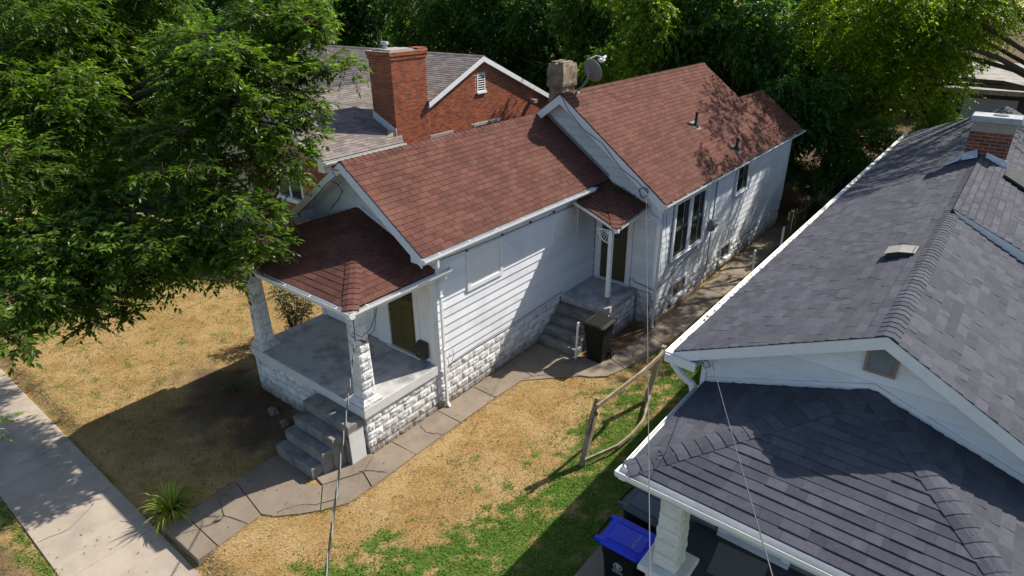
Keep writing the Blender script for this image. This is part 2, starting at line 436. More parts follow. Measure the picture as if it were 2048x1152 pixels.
def bricks(pool, parent, O, U, N, poly, z0=0.0, bw=0.203, bh=0.0545, j=0.0125, d=0.006, holes=()):
    O = Vector(O); U = Vector(U).normalized(); N = Vector(N).normalized(); V = Vector((0, 0, 1))
    poly, _ = ccw(poly)
    us = [p[0] for p in poly]; vs = [p[1] for p in poly]
    flip = U.cross(V).dot(N) < 0
    z = z0; k = 0
    while z < max(vs):
        if z + bh > min(vs):
            u = min(us) - bw - (bw / 2 if k % 2 else 0)
            while u < max(us):
                cu = u + bw / 2
                if not any(a < cu < b and c - 0.02 < z + bh / 2 < e for (a, b, c, e) in holes):
                    c = clip([(u, z), (u + bw - j, z), (u + bw - j, z + bh), (u, z + bh)], poly)
                    if len(c) > 2:
                        c, A = ccw(c)
                        if A > 0.0015:
                            h = d + random.uniform(-0.002, 0.003)
                            vv, ff = piece(O, U, V, N, c, lambda p, h=h: h)
                            if flip: ff = [tuple(reversed(q)) for q in ff]
                            pool.add(parent, vv, ff, random.random(), A, N)
                u += bw
        z += bh + j; k += 1

def rock_blocks(parent, O, U, N, L, z0, z1, ch=0.2, bw=0.4, m='painted_block', holes=(), bulge=0.025):
    O = Vector(O); U = Vector(U).normalized(); N = Vector(N).normalized(); V = Vector((0, 0, 1))
    flip = U.cross(V).dot(N) < 0
    z = z0; k = 0
    while z < z1 - 0.03:
        zt = min(z + ch, z1)
        u = -(bw / 2 if k % 2 else 0)
        while u < L - 0.02:
            a = max(0, u); b = min(L, u + bw); u += bw
            if b - a < 0.05: continue
            if any(h[0] < (a + b) / 2 < h[1] and h[2] < (z + zt) / 2 < h[3] for h in holes): continue
            nu, nv = 6, 4
            v = []; f = []
            for jv in range(nv + 1):
                for iu in range(nu + 1):
                    s = iu / nu; t = jv / nv
                    ed = min(s, 1 - s) * nu; et = min(t, 1 - t) * nv
                    if ed < 0.5 or et < 0.5: h = 0.004
                    else: h = bulge * (0.45 + random.random() * 0.75)
                    g = 0.006
                    v.append(O + U * (a + g + (b - a - 2 * g) * s + (random.uniform(-.01, .01) if 0 < iu < nu else 0)) +
                             V * (z + g + (zt - z - 2 * g) * t + (random.uniform(-.008, .008) if 0 < jv < nv else 0)) + N * h)
            for jv in range(nv):
                for iu in range(nu):
                    i = jv * (nu + 1) + iu
                    q = (i, i + 1, i + nu + 2, i + nu + 1)
                    f.append(q[::-1] if flip else q)
            mb = MB().add(v, f, random.random())
            # rim back to the mortar
            c = [O + U * x + V * y + N * d for (x, y, d) in ((a + .006, z + .006, .004), (b - .006, z + .006, .004), (b - .006, zt - .006, .004), (a + .006, zt - .006, .004),
                                                           (a + .006, z + .006, -.02), (b - .006, z + .006, -.02), (b - .006, zt - .006, -.02), (a + .006, zt - .006, -.02))]
            rf = [(i, i + 4, (i + 1) % 4 + 4, (i + 1) % 4) for i in range(4)]
            mb.add(c, [q[::-1] for q in rf] if flip else rf, 0.5)
            mb.build('foundation_block', m, parent)
        z += ch; k += 1

def gutter(parent, A, B, out, m='gutter_white', size=0.11, straps=True, debris=0.0, endcaps=True, name='gutter'):
    A = Vector(A); B = Vector(B); O = Vector(out).normalized(); Z = Vector((0, 0, 1))
    s = size / 0.11
    prof = [(0, 0), (0, -.10), (.075, -.10), (.108, -.045), (.108, 0), (.116, .004), (.116, -.05), (.08, -.108), (-.006, -.108), (-.006, 0)]
    prof = [(a * s, b * s) for a, b in prof]
    n = len(prof)
    v = [P + O * p[0] + Z * p[1] for P in (A, B) for p in prof]
    f = [(i, (i + 1) % n, (i + 1) % n + n, i + n) for i in range(n)]
    mb = MB().add(v, f)
    t = (B - A).normalized()
    if endcaps:
        for P, d in ((A, -1), (B, 1)):
            mb.prism([P + O * p[0] * s + Z * p[1] * s for p in ((-.006, -.002), (-.006, -.108), (.08, -.108), (.116, -.05), (.116, .002))], t * 0.004 * d)
    g = mb.build(name, m, parent)
    L = (B - A).length
    if straps:
        k = max(1, int(L / 0.8))
        for i in range(k):
            p = A + t * (L * (i + 0.5) / k)
            MB().prism([p + O * (-.02 * s) + Z * .012 - t * .009, p + O * (.117 * s) + Z * .004 - t * .009, p + O * (.117 * s) + Z * .007 - t * .009, p + O * (-.02 * s) + Z * .017 - t * .009], t * .018).build('gutter_strap', m, g)
    if debris > 0:
        mb = MB()
        for i in range(int(L * 90 * debris)):
            p = A + t * random.uniform(0, L) + O * random.uniform(.01, .1) * s + Z * random.uniform(-.06, -.005)
            a = Vector((random.uniform(-1, 1), random.uniform(-1, 1), random.uniform(-.4, .4))).normalized() * random.uniform(.015, .035)
            b = a.cross(Vector((random.uniform(-.4, .4), random.uniform(-.4, .4), 1))).normalized() * random.uniform(.01, .02)
            mb.add([p - a, p + b, p + a, p - b], [(0, 1, 2, 3)], random.random())
        mb.build('leaf_debris', 'litter', g, kind='stuff')
    return g

def leaf_arrays(c, d, nrm, l, wd, fold=0.15):
    """c,d,nrm: (n,3); l,wd: (n,) -> verts (4n,3), faces (2n,3)"""
    d = d / np.linalg.norm(d, axis=1, keepdims=True)
    s = np.cross(d, nrm); s /= np.linalg.norm(s, axis=1, keepdims=True) + 1e-9
    up = np.cross(s, d)
    n = len(c); v = np.empty((n, 4, 3))
    v[:, 0] = c; v[:, 2] = c + d * l[:, None]
    mid = c + d * (l * 0.42)[:, None] + up * (wd * fold)[:, None]
    v[:, 1] = mid - s * (wd / 2)[:, None]; v[:, 3] = mid + s * (wd / 2)[:, None]
    i = np.arange(n) * 4
    f = np.stack([np.stack([i, i + 1, i + 2], 1), np.stack([i, i + 2, i + 3], 1)], 1).reshape(-1, 3)
    return v.reshape(-1, 3), f
def mesh_np(name, v, f, m, tone=None, col=None):
    me = bpy.data.meshes.new(name)
    v = np.asarray(v, np.float32); f = np.asarray(f, np.int32); k = f.shape[1]
    me.vertices.add(len(v)); me.vertices.foreach_set('co', v.ravel())
    me.loops.add(f.size); me.loops.foreach_set('vertex_index', f.ravel())
    me.polygons.add(len(f)); me.polygons.foreach_set('loop_start', np.arange(0, f.size, k, dtype=np.int32))
    me.update(calc_edges=True)
    if tone is not None:
        a = me.attributes.new('tone', 'FLOAT', 'POINT'); a.data.foreach_set('value', np.asarray(tone, np.float32))
    if col is not None:
        a = me.attributes.new('col', 'FLOAT_COLOR', 'POINT')
        c4 = np.ones((len(v), 4), np.float32); c4[:, :3] = col
        a.data.foreach_set('color', c4.ravel())
    me.materials.append(MATS[m])
    return me
def link(name, me, loc=(0, 0, 0), parent=None, kind=None, label=None, cat=None, group=None):
    o = bpy.data.objects.new(name, me); COL.objects.link(o)
    if parent: o.parent = parent
    o.location = loc
    ORG[o] = Vector(loc)
    for k, x in (('kind', kind), ('label', label), ('category', cat), ('group', group)):
        if x: o[k] = x
    return o
# smooth value noise for colours and relief of the ground
_lat = rng.random((256, 256))
def vnoise(x, y):
    xi = np.floor(x).astype(int); yi = np.floor(y).astype(int)
    fx = x - xi; fy = y - yi; fx = fx * fx * (3 - 2 * fx); fy = fy * fy * (3 - 2 * fy)
    g = lambda a, b: _lat[a % 256, b % 256]
    return (g(xi, yi) * (1 - fx) + g(xi + 1, yi) * fx) * (1 - fy) + (g(xi, yi + 1) * (1 - fx) + g(xi + 1, yi + 1) * fx) * fy
def fbm(x, y, o=4):
    s = 0; a = 0.5
    for k in range(o):
        s = s + a * vnoise(x * 2 ** k + 17 * k, y * 2 ** k + 31 * k); a *= 0.5
    return s / (1 - 0.5 ** o)
def sstep(a, b, x):
    t = np.clip((x - a) / (b - a), 0, 1); return t * t * (3 - 2 * t)

# ================================================================== GROUND
def ground_z(x, y):
    z = -0.012 + 0.03 * (fbm(x * 0.9, y * 0.9) - 0.5)
    z = np.minimum(z, 0.0)
    fr = sstep(-3.25, -3.6, y)
    z = z * (1 - fr) + fr * (-0.165 + 0.02 * (fbm(x, y) - 0.5))
    return z
def green_amount(x, y):
    n = fbm(x * 1.3 + 3, y * 1.3) + 0.6 * (fbm(x * 5, y * 5 + 9) - 0.5)
    right = sstep(1.55, 3.3, x + 0.30 * np.clip(-y, -1.5, 6) + (n - 0.5) * 3.0) * (x > 0.5)
    left = 0.06 + 0.28 * sstep(0.5, 0.8, n) * (x < -4.2) + 0.75 * sstep(-10.0, -13.0, x)
    left = np.where((x < -3.5) & (y > 3.0), np.maximum(left, 0.75 * sstep(3, 5, y)), left)
    street = 0.55 * (y < -5.0)
    back = 0.35 * (y > 16)
    mid = 0.08 * (n > 0.55)
    return np.clip(np.maximum.reduce([right * 0.9, np.where(x < -1, left, 0), street, back, mid]), 0, 1)
def dirt_amount(x, y):
    n = fbm(x * 1.6 + 40, y * 1.6 + 7) - 0.5
    a = sstep(-0.4, 1.0, 1.15 - np.abs(y + 0.65) * 0.95 - 0.45 * np.maximum(0, np.abs(x + 3.0) - 1.2) + 2.2 * n) * ((x < -1.0) & (y < 1.2))
    b = sstep(0.0, 0.6, 0.5 - np.abs(y - 7.3) * 0.5 + 1.0 * n + 0.4) * ((x > 1.3) & (x < 2.2) & (y > 6) & (y < 8.6))
    c = 0.85 * sstep(17.5, 20, y + n * 2)
    d = 0.7 * sstep(-5.25, -5.6, y) * (fbm(x * 2, y * 2 + 77) > 0.45)
    e = 0.6 * ((x < -8.2) & (x > -9.6) & (y > 6.2) & (y < 20))
    return np.clip(np.maximum.reduce([a, b, c, d, e]), 0, 1)
def lawn_color(x, y, jit):
    n = fbm(x * 2.1, y * 2.1 + 50); n2 = fbm(x * 8 + 5, y * 8)
    straw = np.array([0.41, 0.258, 0.102]); pale = np.array([0.53, 0.372, 0.182]); olive = np.array([0.24, 0.20, 0.07])
    gr = np.array([0.085, 0.17, 0.028]); gr2 = np.array([0.15, 0.21, 0.04]); dirt = np.array([0.125, 0.082, 0.052]); dirt2 = np.array([0.20, 0.135, 0.085])
    t = np.clip(n * 1.6 - 0.3, 0, 1)[:, None]
    c = straw * (1 - t) + pale * t
    o = sstep(0.55, 0.8, n2)[:, None] * 0.5
    c = c * (1 - o) + olive * o
    g = green_amount(x, y)
    gm = (jit < g)[:, None] * 1.0
    gg = gr * (1 - n2[:, None]) + gr2 * n2[:, None]
    c = c * (1 - gm) + gg * gm
    d = dirt_amount(x, y)
    dm = np.clip(d * 1.25 - 0.15 * (jit > 0.7), 0, 1)[:, None]
    dd = dirt * (1 - t) + dirt2 * t
    c = c * (1 - dm) + dd * dm
    return c
xs = np.concatenate([[-320, -180, -90, -50, -32, -24], np.arange(-18, 12.01, 0.13), [14, 18, 26, 45, 90, 180, 320]])
ys = np.concatenate([[-260, -90, -30, -16], np.arange(-9, 12.01, 0.13), np.arange(12.4, 32, 0.5), [36, 45, 60, 90, 150, 320]])
gx, gy = np.meshgrid(xs, ys)
X = gx.ravel(); Y = gy.ravel()
Z = ground_z(X, Y)
nx, ny = len(xs), len(ys)
i = (np.arange(ny - 1)[:, None] * nx + np.arange(nx - 1)[None]).ravel()
jj = np.clip(0.62 + 1.6 * (fbm(X * 6.3 + 9, Y * 6.3) - 0.5), 0.02, 0.98)
gc = lawn_color(X, Y, jj)
gm_ = mesh_np('ground', np.stack([X, Y, Z], 1), np.stack([i, i + 1, i + nx + 1, i + nx], 1), 'lawn', col=gc * 0.8)
gm_.polygons.foreach_set('use_smooth', [True] * len(gm_.polygons))
link('ground', gm_, kind='structure')

# paving --------------------------------------------------------------
def slab(parent, poly, top, m, bot=-0.22, g=0.002):
    c = Vector((sum(p[0] for p in poly) / len(poly), sum(p[1] for p in poly) / len(poly)))
    P = []; n = len(poly)
    poly, _ = ccw(poly)
    for p in poly:
        d = (c - Vector(p[:2])); d.normalize(); P.append((p[0] + d.x * g, p[1] + d.y * g))
    b = 0.012
    Q = [((p[0] + (c.x - p[0]) * b * 1.2), (p[1] + (c.y - p[1]) * b * 1.2)) for p in P]
    tl = [random.uniform(-.004, .004) for _ in P]
    v = [(p[0], p[1], bot) for p in P] + [(p[0], p[1], top - b + t) for p, t in zip(P, tl)] + [(p[0], p[1], top + t) for p, t in zip(Q, tl)]
    f = [tuple(range(2 * n, 3 * n))] + [(i, (i + 1) % n, (i + 1) % n + n, i + n) for i in range(n)] + [(i + n, (i + 1) % n + n, (i + 1) % n + 2 * n, i + 2 * n) for i in range(n)]
    MB().add(v, f, random.random()).build('paving_slab', m, parent)
sidewalk = MB().prism([(-40, -5.1, -0.30), (30, -5.1, -0.30), (30, -3.66, -0.30), (-40, -3.66, -0.30)], (0, 0, 0.12)).build('sidewalk', 'walk_concrete', kind='structure', loc=(-5, -4.4, -0.2))
x = -24.4
joints = []
while x < 14:
    slab(sidewalk, [(x, -5.12), (x + 1.745, -5.12), (x + 1.745, -3.62), (x, -3.62)], -0.135, 'sidewalk_concrete', g=0.005)
    x += 1.745
walk = MB().prism([(0.03, 5.7, -0.2), (0.03, 0.06, -0.2), (0.3, -.4, -.2), (0.72, -.55, -.2), (0.72, 4, -0.2), (2.3, 5.6, -0.2), (2.45, 6.1, -.2), (2.75, 7.7, -.2), (2.8, 18.4, -.2), (2.12, 18.4, -.2), (2.12, 8, -.2), (2.0, 6.3, -.2), (1.3, 5.85, -0.2)], (0, 0, 0.213)).build('walkway', 'walk_concrete', kind='structure', loc=(0.4, 3, 0))
W = [[(-1.40, -3.57), (-0.22, -3.55), (-0.23, -3.2), (-1.42, -3.2)],
     [(-1.42, -3.19), (-0.23, -3.19), (-0.30, -2.33), (-1.47, -2.16)],
     [(-1.47, -2.15), (-0.30, -2.32), (-0.06, -2.2), (-0.36, -1.42), (-0.45, -1.10), (-1.56, -1.08)],
     [(-0.05, -2.19), (0.24, -1.90), (0.47, -1.60), (-0.05, -1.18), (-0.35, -1.40)],
     [(0.48, -1.59), (0.74, -1.15), (0.745, -0.62), (0.30, -0.46), (-0.04, -1.16)],
     [(-0.45, -1.09), (-0.06, -1.16), (0.28, -0.45), (0.05, 0.03), (-0.2, -0.02), (-0.42, -0.4)],
     [(0.05, 0.05), (0.30, -0.44), (0.745, -0.60), (0.735, 0.55), (0.05, 0.52)],
     [(0.05, 0.53), (0.735, 0.56), (0.735, 1.90), (0.05, 1.90)],
     [(0.05, 1.91), (0.735, 1.91), (0.74, 3.10), (0.05, 3.10)],
     [(0.05, 3.11), (0.74, 3.11), (0.80, 4.15), (0.9, 4.35), (0.05, 4.5)],
     [(0.05, 4.51), (0.9, 4.36), (1.25, 4.75), (1.62, 5.02), (1.33, 5.80), (0.05, 5.74)],
     [(1.63, 5.02), (2.05, 5.22), (2.36, 5.50), (2.50, 6.05), (1.95, 6.25), (1.34, 5.81)],
     [(1.96, 6.25), (2.51, 6.06), (2.68, 6.9), (2.78, 7.75), (2.10, 8.0), (2.02, 7.0)],
     [(2.10, 8.01), (2.78, 7.76), (2.86, 8.9), (2.10, 8.9)]]
for p in W: slab(walk, p, 0.024, 'walk_concrete')
y = 8.91
while y < 18.5:
    slab(walk, [(2.10, y), (2.86, y), (2.86, y + 1.39), (2.10, y + 1.39)], 0.024, 'walk_concrete'); y += 1.4
def crack(par, pts, z, w=.007):
    P = []
    for a, b in zip(pts[:-1], pts[1:]):
        for k in range(5):
            t = k / 5; P.append((a[0] + (b[0] - a[0]) * t + random.uniform(-.015, .015), a[1] + (b[1] - a[1]) * t + random.uniform(-.015, .015)))
    P.append(pts[-1]); v = []; f = []
    for i, p in enumerate(P):
        q = P[min(i + 1, len(P) - 1)]; o = P[max(i - 1, 0)]
        d = Vector((q[0] - o[0], q[1] - o[1])); d.normalize(); ww = w * random.uniform(.4, 1.3)
        v += [(p[0] - d.y * ww, p[1] + d.x * ww, z), (p[0] + d.y * ww, p[1] - d.x * ww, z)]
    for i in range(len(P) - 1): f.append((2 * i + 1, 2 * i + 3, 2 * i + 2, 2 * i))
    MB().add(v, f).build('crack', 'crack_dark', par)
mat('crack_dark', (0.06, 0.048, 0.036), (0.04, 0.032, 0.025), rough=1)
for pts in ([(-.1, -2.1), (.05, -1.75), (.3, -1.55), (.5, -1.2)], [(.2, -.5), (.42, -.3), (.70, -.15)], [(-1.3, -2.6), (-.8, -2.75), (-.25, -2.6)],
            [(.1, 4.9), (.6, 4.85), (1.1, 5.2), (1.3, 5.7)], [(2.1, 7.9), (2.35, 7.3), (2.3, 6.8), (2.6, 6.5)], [(.1, 1.3), (.4, 1.2), (.72, 1.35)], [(2.12, 10.8), (2.5, 10.6), (2.84, 10.9)]):
    crack(walk, pts, .031)
for pts in ([(-5.9, -5.1), (-5.6, -4.4), (-5.75, -3.65)], [(-3.0, -5.1), (-2.9, -4.6), (-3.2, -4.1)], [(-8.6, -4.2), (-8.0, -4.3), (-7.4, -4.15)]): crack(sidewalk, pts, -.128, .005)
pad = MB().prism([(4.9, -4, -0.06), (6.2, -4, -0.06), (6.2, 0.9, -0.06), (4.95, 0.9, -0.06)], (0, 0, 0.084)).build('concrete_pad', 'walk_concrete', kind='structure', loc=(5.5, -1, 0))

# ================================================================== WHITE HOUSE
H = thing('white_house', 'white sided one storey house with red brown shingle roofs and a rock-faced block porch', 'house', (-2, 8, 0))
wall = MB()
X0, X1, YF, YR, YE = -4.05, 0.0, 2.03, 8.5, 19.35
def pent(mb, xa, xb, ze, xr, zr, z0, y0, y1):
    mb.prism([(xa, y0, z0), (xb, y0, z0), (xb, y0, ze), (xr, y0, zr), (xa, y0, ze)], (0, y1 - y0, 0))
pent(wall, -4.02, -0.02, 3.93, -1.85, 5.42, 0.98, YF, 8.6)
pent(wall, -4.10, 1.97, 3.80, -1.07, 6.02, 0.98, 8.52, 17.2)
pent(wall, -1.10, 1.97, 3.80, 0.44, 4.92, 0.98, 17.2, YE)
wl = wall.build('wall', 'wall_groove_shade', H)
# foundation backing and blocks
fb = MB()
fb.box(-4.05, -0.035, 0.02, 2.2, -0.1, 0.95).box(-4.03, -0.02, 2.0, 8.6, -0.1, 0.99)
fb.box(-4.1, 1.955, 8.52, YE - 0.02, -0.1, 0.99)
fnd = fb.build('foundation', 'mortar_paint', H)
rock_blocks(fnd, (-4.03, 0.0, -0.06), (1, 0, 0), (0, -1, 0), 4.03, 0.0, 1.01)
rock_blocks(fnd, (-0.015, 0.0, -0.06), (0, 1, 0), (1, 0, 0), 2.0, 0.0, 1.01)
rock_blocks(fnd, (0.0, 2.0, -0.02), (0, 1, 0), (1, 0, 0), 4.82, 0.0, 1.0)
rock_blocks(fnd, (1.47, 8.5, -0.02), (1, 0, 0), (0, -1, 0), 0.5, 0.0, 1.0)
BW = [(9.6 - 8.5, 10.7 - 8.5, 0.25, 0.9), (13.2 - 8.5, 14.25 - 8.5, 0.25, 0.9)]
rock_blocks(fnd, (1.975, 8.5, -0.02), (0, 1, 0), (1, 0, 0), YE - 8.5, 0.0, .8, holes=BW, bulge=.03)
rock_blocks(fnd, (-4.05, 0.0, -0.06), (0, 1, 0), (-1, 0, 0), 2.0, 0.0, 1.01)
for (ya, yb) in ((9.72, 10.58), (13.32, 14.12)):
    f = MB().box(1.90, 2.005, ya - .07, ya, .36, .90).box(1.90, 2.005, yb, yb + .07, .36, .90).box(1.90, 2.005, ya, yb, .82, .90).build('basement_window', 'white_trim', H)
    MB().box(1.957, 1.963, ya, yb, .38, .82).build('pane', 'glass', f)
    MB().box(1.9631, 1.976, (ya + yb) / 2 - .02, (ya + yb) / 2 + .02, .38, .82).build('mullion', 'sash_gray', f)
    MB().prism([(1.90, ya - .1, .38), (2.06, ya - .1, .33), (2.06, ya - .1, .22), (1.90, ya - .1, .22)], (0, yb - ya + .2, 0)).build('sill', 'slab_edge', f)
# white kick board along the rear foundation
MB().box(2.03, 2.07, 8.6, 11.6, 0.02, 0.16).build('kick_board', 'weathered_wood', H)

# siding boards
EX = 0.203
D1 = (-1.88 - X0, -0.46 - X0, 1.0, 3.3)
boards(H, (X0, YF, 0), (1, 0, 0), (0, -1, 0), [(0, 1.0), (4.03, 1.0), (4.03, 4.02), (2.2, 5.4), (0, 3.95)], 1.0, EX, 'white_siding', holes=[D1])
PN = [(3.10 - YF, 4.34 - YF, 2.56, 3.50), (6.38 - YF, 7.62 - YF, 2.62, 3.46)]
boards(H, (-0.02, YF, 0), (0, 1, 0), (1, 0, 0), [(0, 1.0), (8.5 - YF, 1.0), (8.5 - YF, 4.0), (0, 4.0)], 1.0, EX, 'white_siding', holes=PN, bot=0.026)
SD = (0.06, 1.2, 0.9, 3.2)
boards(H, (0.02, 8.52, 0), (1, 0, 0), (0, -1, 0), [(0, 1.0), (1.95, 1.0), (1.95, 3.63), (0, 3.63)], 1.0, EX, 'white_siding', holes=[SD])
boards(H, (-4.1, 8.52, 0), (1, 0, 0), (0, -1, 0), [(0, 3.64), (6.07, 3.64), (6.07, 3.80), (3.03, 6.0), (0, 3.80)], 3.639, 0.23, 'white_siding', bot=0.022, joint=9)
RW = [(9.66 - 8.5, 10.64 - 8.5, .7, .92), (13.26 - 8.5, 14.18 - 8.5, .7, .92), (9.22 - 8.5, 11.4 - 8.5, 1.7, 3.46), (13.72 - 8.5, 14.88 - 8.5, 2.5, 3.68)]
boards(H, (1.97, 8.5, 0), (0, 1, 0), (1, 0, 0), [(0, .797), (YE - 8.5, .797), (YE - 8.5, 3.78), (0, 3.78)], .797, EX, 'white_siding', holes=RW)
# corner boards
for (a, b, c, d, z0, z1) in ((-0.13, 0.012, 1.985, 2.03, 1.0, 3.9), (-0.02, 0.022, 2.03, 2.13, 1.0, 3.86), (-4.07, -3.95, 1.985, 2.03, 1.0, 3.9),
                             (1.88, 2.0, 8.475, 8.5, 1.0, 3.7), (1.972, 2.012, 8.5, 8.6, 1.0, 3.7), (1.972, 2.012, YE - .1, YE + .02, 1.0, 3.72)):
    MB().box(a, b, c, d, z0, z1).build('corner_board', 'white_trim', H)

# main roofs: O, U along eave, V up the slope
rp = Pool('shingle', 'shingles', 'red_shingle')
hp = Pool('ridge_shingle', 'ridge_shingles', 'red_shingle')
def deck(name, pts, m, parent, th=0.07):
    a, b, c = Vector(pts[0]), Vector(pts[1]), Vector(pts[2])
    n = (b - a).cross(c - a).normalized()
    if n.z < 0: n = -n; pts = pts[::-1]
    return MB().prism([Vector(p) - n * th for p in pts], n * th).build(name, m, parent)
FX, FZ, FRX, FRZ, FY = 0.38, 4.0, -1.85, 5.55, 1.5      # front section: eave x, z, ridge x, z, gable edge y
dk = deck('roof', [(FX, FY, FZ), (FX, 8.6, FZ), (FRX, 8.6, FRZ), (FRX, FY, FRZ)], 'red_deck', H)
deck('roof', [(-4.08, FY, FZ), (FRX, FY, FRZ), (FRX, 8.6, FRZ), (-4.08, 8.6, FZ)], 'red_shingle', H)
Vf = Vector((FRX - FX, 0, FRZ - FZ)); Lf = Vf.length
shingles(rp, dk, (FX + .015, FY - .02, FZ - .008), (0, 1, 0), Vf, [(0, 0), (7.0, 0), (7.0, Lf), (0, Lf)])
caps(hp, dk, (FRX, FY, FRZ + .005), (FRX, 8.45, FRZ + .005), (-2.23, 0, -1.55), (2.23, 0, -1.55))
# rear roof
YG = 8.18
dk2 = deck('roof', [(2.21, YG, 3.72), (2.21, 17.43, 3.72), (-1.07, 17.43, 6.15), (-1.07, YG, 6.15)], 'red_deck', H)
deck('roof', [(-4.44, YG, 3.69), (-1.07, YG, 6.15), (-1.07, 17.43, 6.15), (-4.44, 17.43, 3.69)], 'red_shingle', H)
Vr = Vector((-3.28, 0, 2.43)); Lr = Vr.length; La = Lr * (2.21 - 0.44) / 3.28
shingles(rp, dk2, (2.225, YG - .02, 3.712), (0, 1, 0), Vr, [(0, 0), (9.27, 0), (9.27, Lr), (0, Lr)])
caps(hp, dk2, (-1.07, YG, 6.155), (-1.07, 17.43, 6.155), (-3.37, 0, -2.46), (3.37, 0, -2.46))
dk3 = deck('roof', [(2.21, 17.431, 3.72), (2.21, 19.85, 3.72), (0.44, 19.85, 5.032), (0.44, 17.431, 5.032)], 'red_deck', H)
deck('roof', [(-1.33, 17.431, 3.72), (0.44, 17.431, 5.032), (0.44, 19.85, 5.032), (-1.33, 19.85, 3.72)], 'red_shingle', H)
shingles(rp, dk3, (2.225, YG - .02, 3.712), (0, 1, 0), Vr, [(9.271, 0), (19.87 - YG, 0), (19.87 - YG, La), (9.271, La)])
caps(hp, dk3, (0.44, 17.45, 5.037), (0.44, 19.85, 5.037), (-3.37, 0, -2.46), (3.37, 0, -2.46))
# rakes, fascia and soffits
def rake(y, ex, ez, rx, rz, side, h=0.17, t=0.035, name='rake_board', par=H, m='white_trim'):
    # board following the roof edge at plane y, outside face at y
    d = Vector((rx - ex, 0, rz - ez)); L = d.normalized()
    n = Vector((d.z, 0, -d.x)) if True else None
    if n.z > 0: n = -n
    A = Vector((ex, y, ez - 0.02)); B = Vector((rx, y, rz - 0.02))
    dn = Vector((0, 0, -h * 1.18))
    MB().prism([A, B, B + dn, A + dn], (0, t, 0)).build(name, m, par)
rake(FY - .04, FX - .02, FZ, FRX, FRZ - .01, 1); rake(FY - .04, -4.08, FZ, FRX, FRZ - .01, -1)
rake(YG - .04, 2.19, 3.72, -1.07, 6.135, 1, h=0.2); rake(YG - .04, -4.44, 3.69, -1.07, 6.135, -1, h=0.2)
rake(19.83, 2.19, 3.72, 0.44, 5.015, 1); rake(19.83, -1.33, 3.72, 0.44, 5.015, -1)
rake(17.42, 0.44, 5.04, -1.07, 6.135, 1, h=.12)
for (xa, za, xb, zb, ya, yb) in ((0.32, 3.90, FRX, 5.42, FY, 2.01), (-4.02, 3.90, FRX, 5.42, FY, 2.01),
                                 (2.12, 3.62, -1.07, 6.0, YG, 8.49), (-4.3, 3.60, -1.07, 6.0, YG, 8.49)):
    MB().prism([(xa, ya, za), (xb, ya, zb), (xb, ya, zb - .012), (xa, ya, za - .012)], (0, yb - ya, 0)).build('soffit', 'white_trim', H)
for (xa, xb, ya, yb, z) in ((0.025, 0.33, 2.03, 8.5, 3.86), (2.015, 2.16, 8.5, 19.8, 3.58)):
    MB().box(xa, xb, ya, yb, z, z + .015).build('soffit', 'white_trim', H)
MB().box(0.33, 0.36, FY, 7.6, 3.84, 3.96).build('fascia', 'white_trim', H)
MB().box(2.16, 2.185, YG, 19.85, 3.56, 3.68).build('fascia', 'white_trim', H)
# eave return boxes at the front gable feet
MB().prism([(0.025, FY, 3.82), (0.33, FY, 3.82), (0.33, FY, 3.90), (0.025, FY, 4.11)], (0, .5, 0)).build('eave_return', 'white_trim', H)
MB().prism([(-4.07, FY, 3.82), (-3.8, FY, 3.82), (-3.8, FY, 4.08), (-4.07, FY, 3.90)], (0, .5, 0)).build('eave_return', 'white_trim', H)
MB().prism([(2.0, YG, 3.54), (2.17, YG, 3.54), (2.17, YG, 3.64), (2.0, YG, 3.76)], (0, .31, 0)).build('eave_return', 'white_trim', H)
gutter(H, (0.362, FY - .05, 3.97), (0.362, 7.66, 3.96), (1, 0, 0))
gutter(H, (2.187, YG - .05, 3.69), (2.187, 19.95, 3.68), (1, 0, 0), debris=2.2, size=.105)
# flashing where the front roof meets the rear gable
MB().prism([(0.36, 8.47, 4.03), (FRX, 8.47, 5.57), (FRX, 8.47, 5.67), (0.36, 8.47, 4.12)], (0, .02, 0)).build('flashing', 'galvanized', H)

# ---- front porch
MB().bbox(-4.07, 0.035, -0.045, 2.0, 0.95, 1.17, 0.012).build('porch_slab', 'porch_concrete', H)
MB().box(0.036, 0.045, -0.05, 2.0, 0.952, 1.158).build('slab_face', 'slab_edge', H)
MB().box(-4.07, 0.04, -0.056, -0.047, 0.952, 1.158).build('slab_face', 'slab_edge', H)
def rock_shaft(par, cx, cy, z0, z1, h0, h1, n, m, bulge=0.022, name='column_block'):
    for k in range(n):
        za = z0 + (z1 - z0) * k / n; zb = z0 + (z1 - z0) * (k + 1) / n
        v = []; f = []; NS = 6; NL = 5
        for l in range(NL):
            t = l / (NL - 1); z = za + (zb - za) * (0.015 + 0.97 * t)
            hh = h0 + (h1 - h0) * ((z - z0) / (z1 - z0))
            for sd in range(4):
                for q in range(NS):
                    s = q / NS
                    d = 0.0 if (q == 0 or l in (0, NL - 1)) else bulge * (0.4 + random.random() * 0.9)
                    if q == 0: d = 0
                    a = -1 + 2 * s
                    p = [(a, -1), (1, a), (-a, 1), (-1, -a)][sd]
                    nr = [(0, -1), (1, 0), (0, 1), (-1, 0)][sd]
                    v.append((cx + p[0] * hh + nr[0] * d, cy + p[1] * hh + nr[1] * d, z + (random.uniform(-.012, .012) if 0 < l < NL - 1 else 0)))
        R = NS * 4
        for l in range(NL - 1):
            for q in range(R):
                q2 = (q + 1) % R
                f.append((l * R + q, l * R + q2, (l + 1) * R + q2, (l + 1) * R + q))
        f.append(tuple(range((NL - 1) * R, NL * R))); f.append(tuple(range(R - 1, -1, -1)))
        MB().add(v, f, random.random()).build(name, m, par)
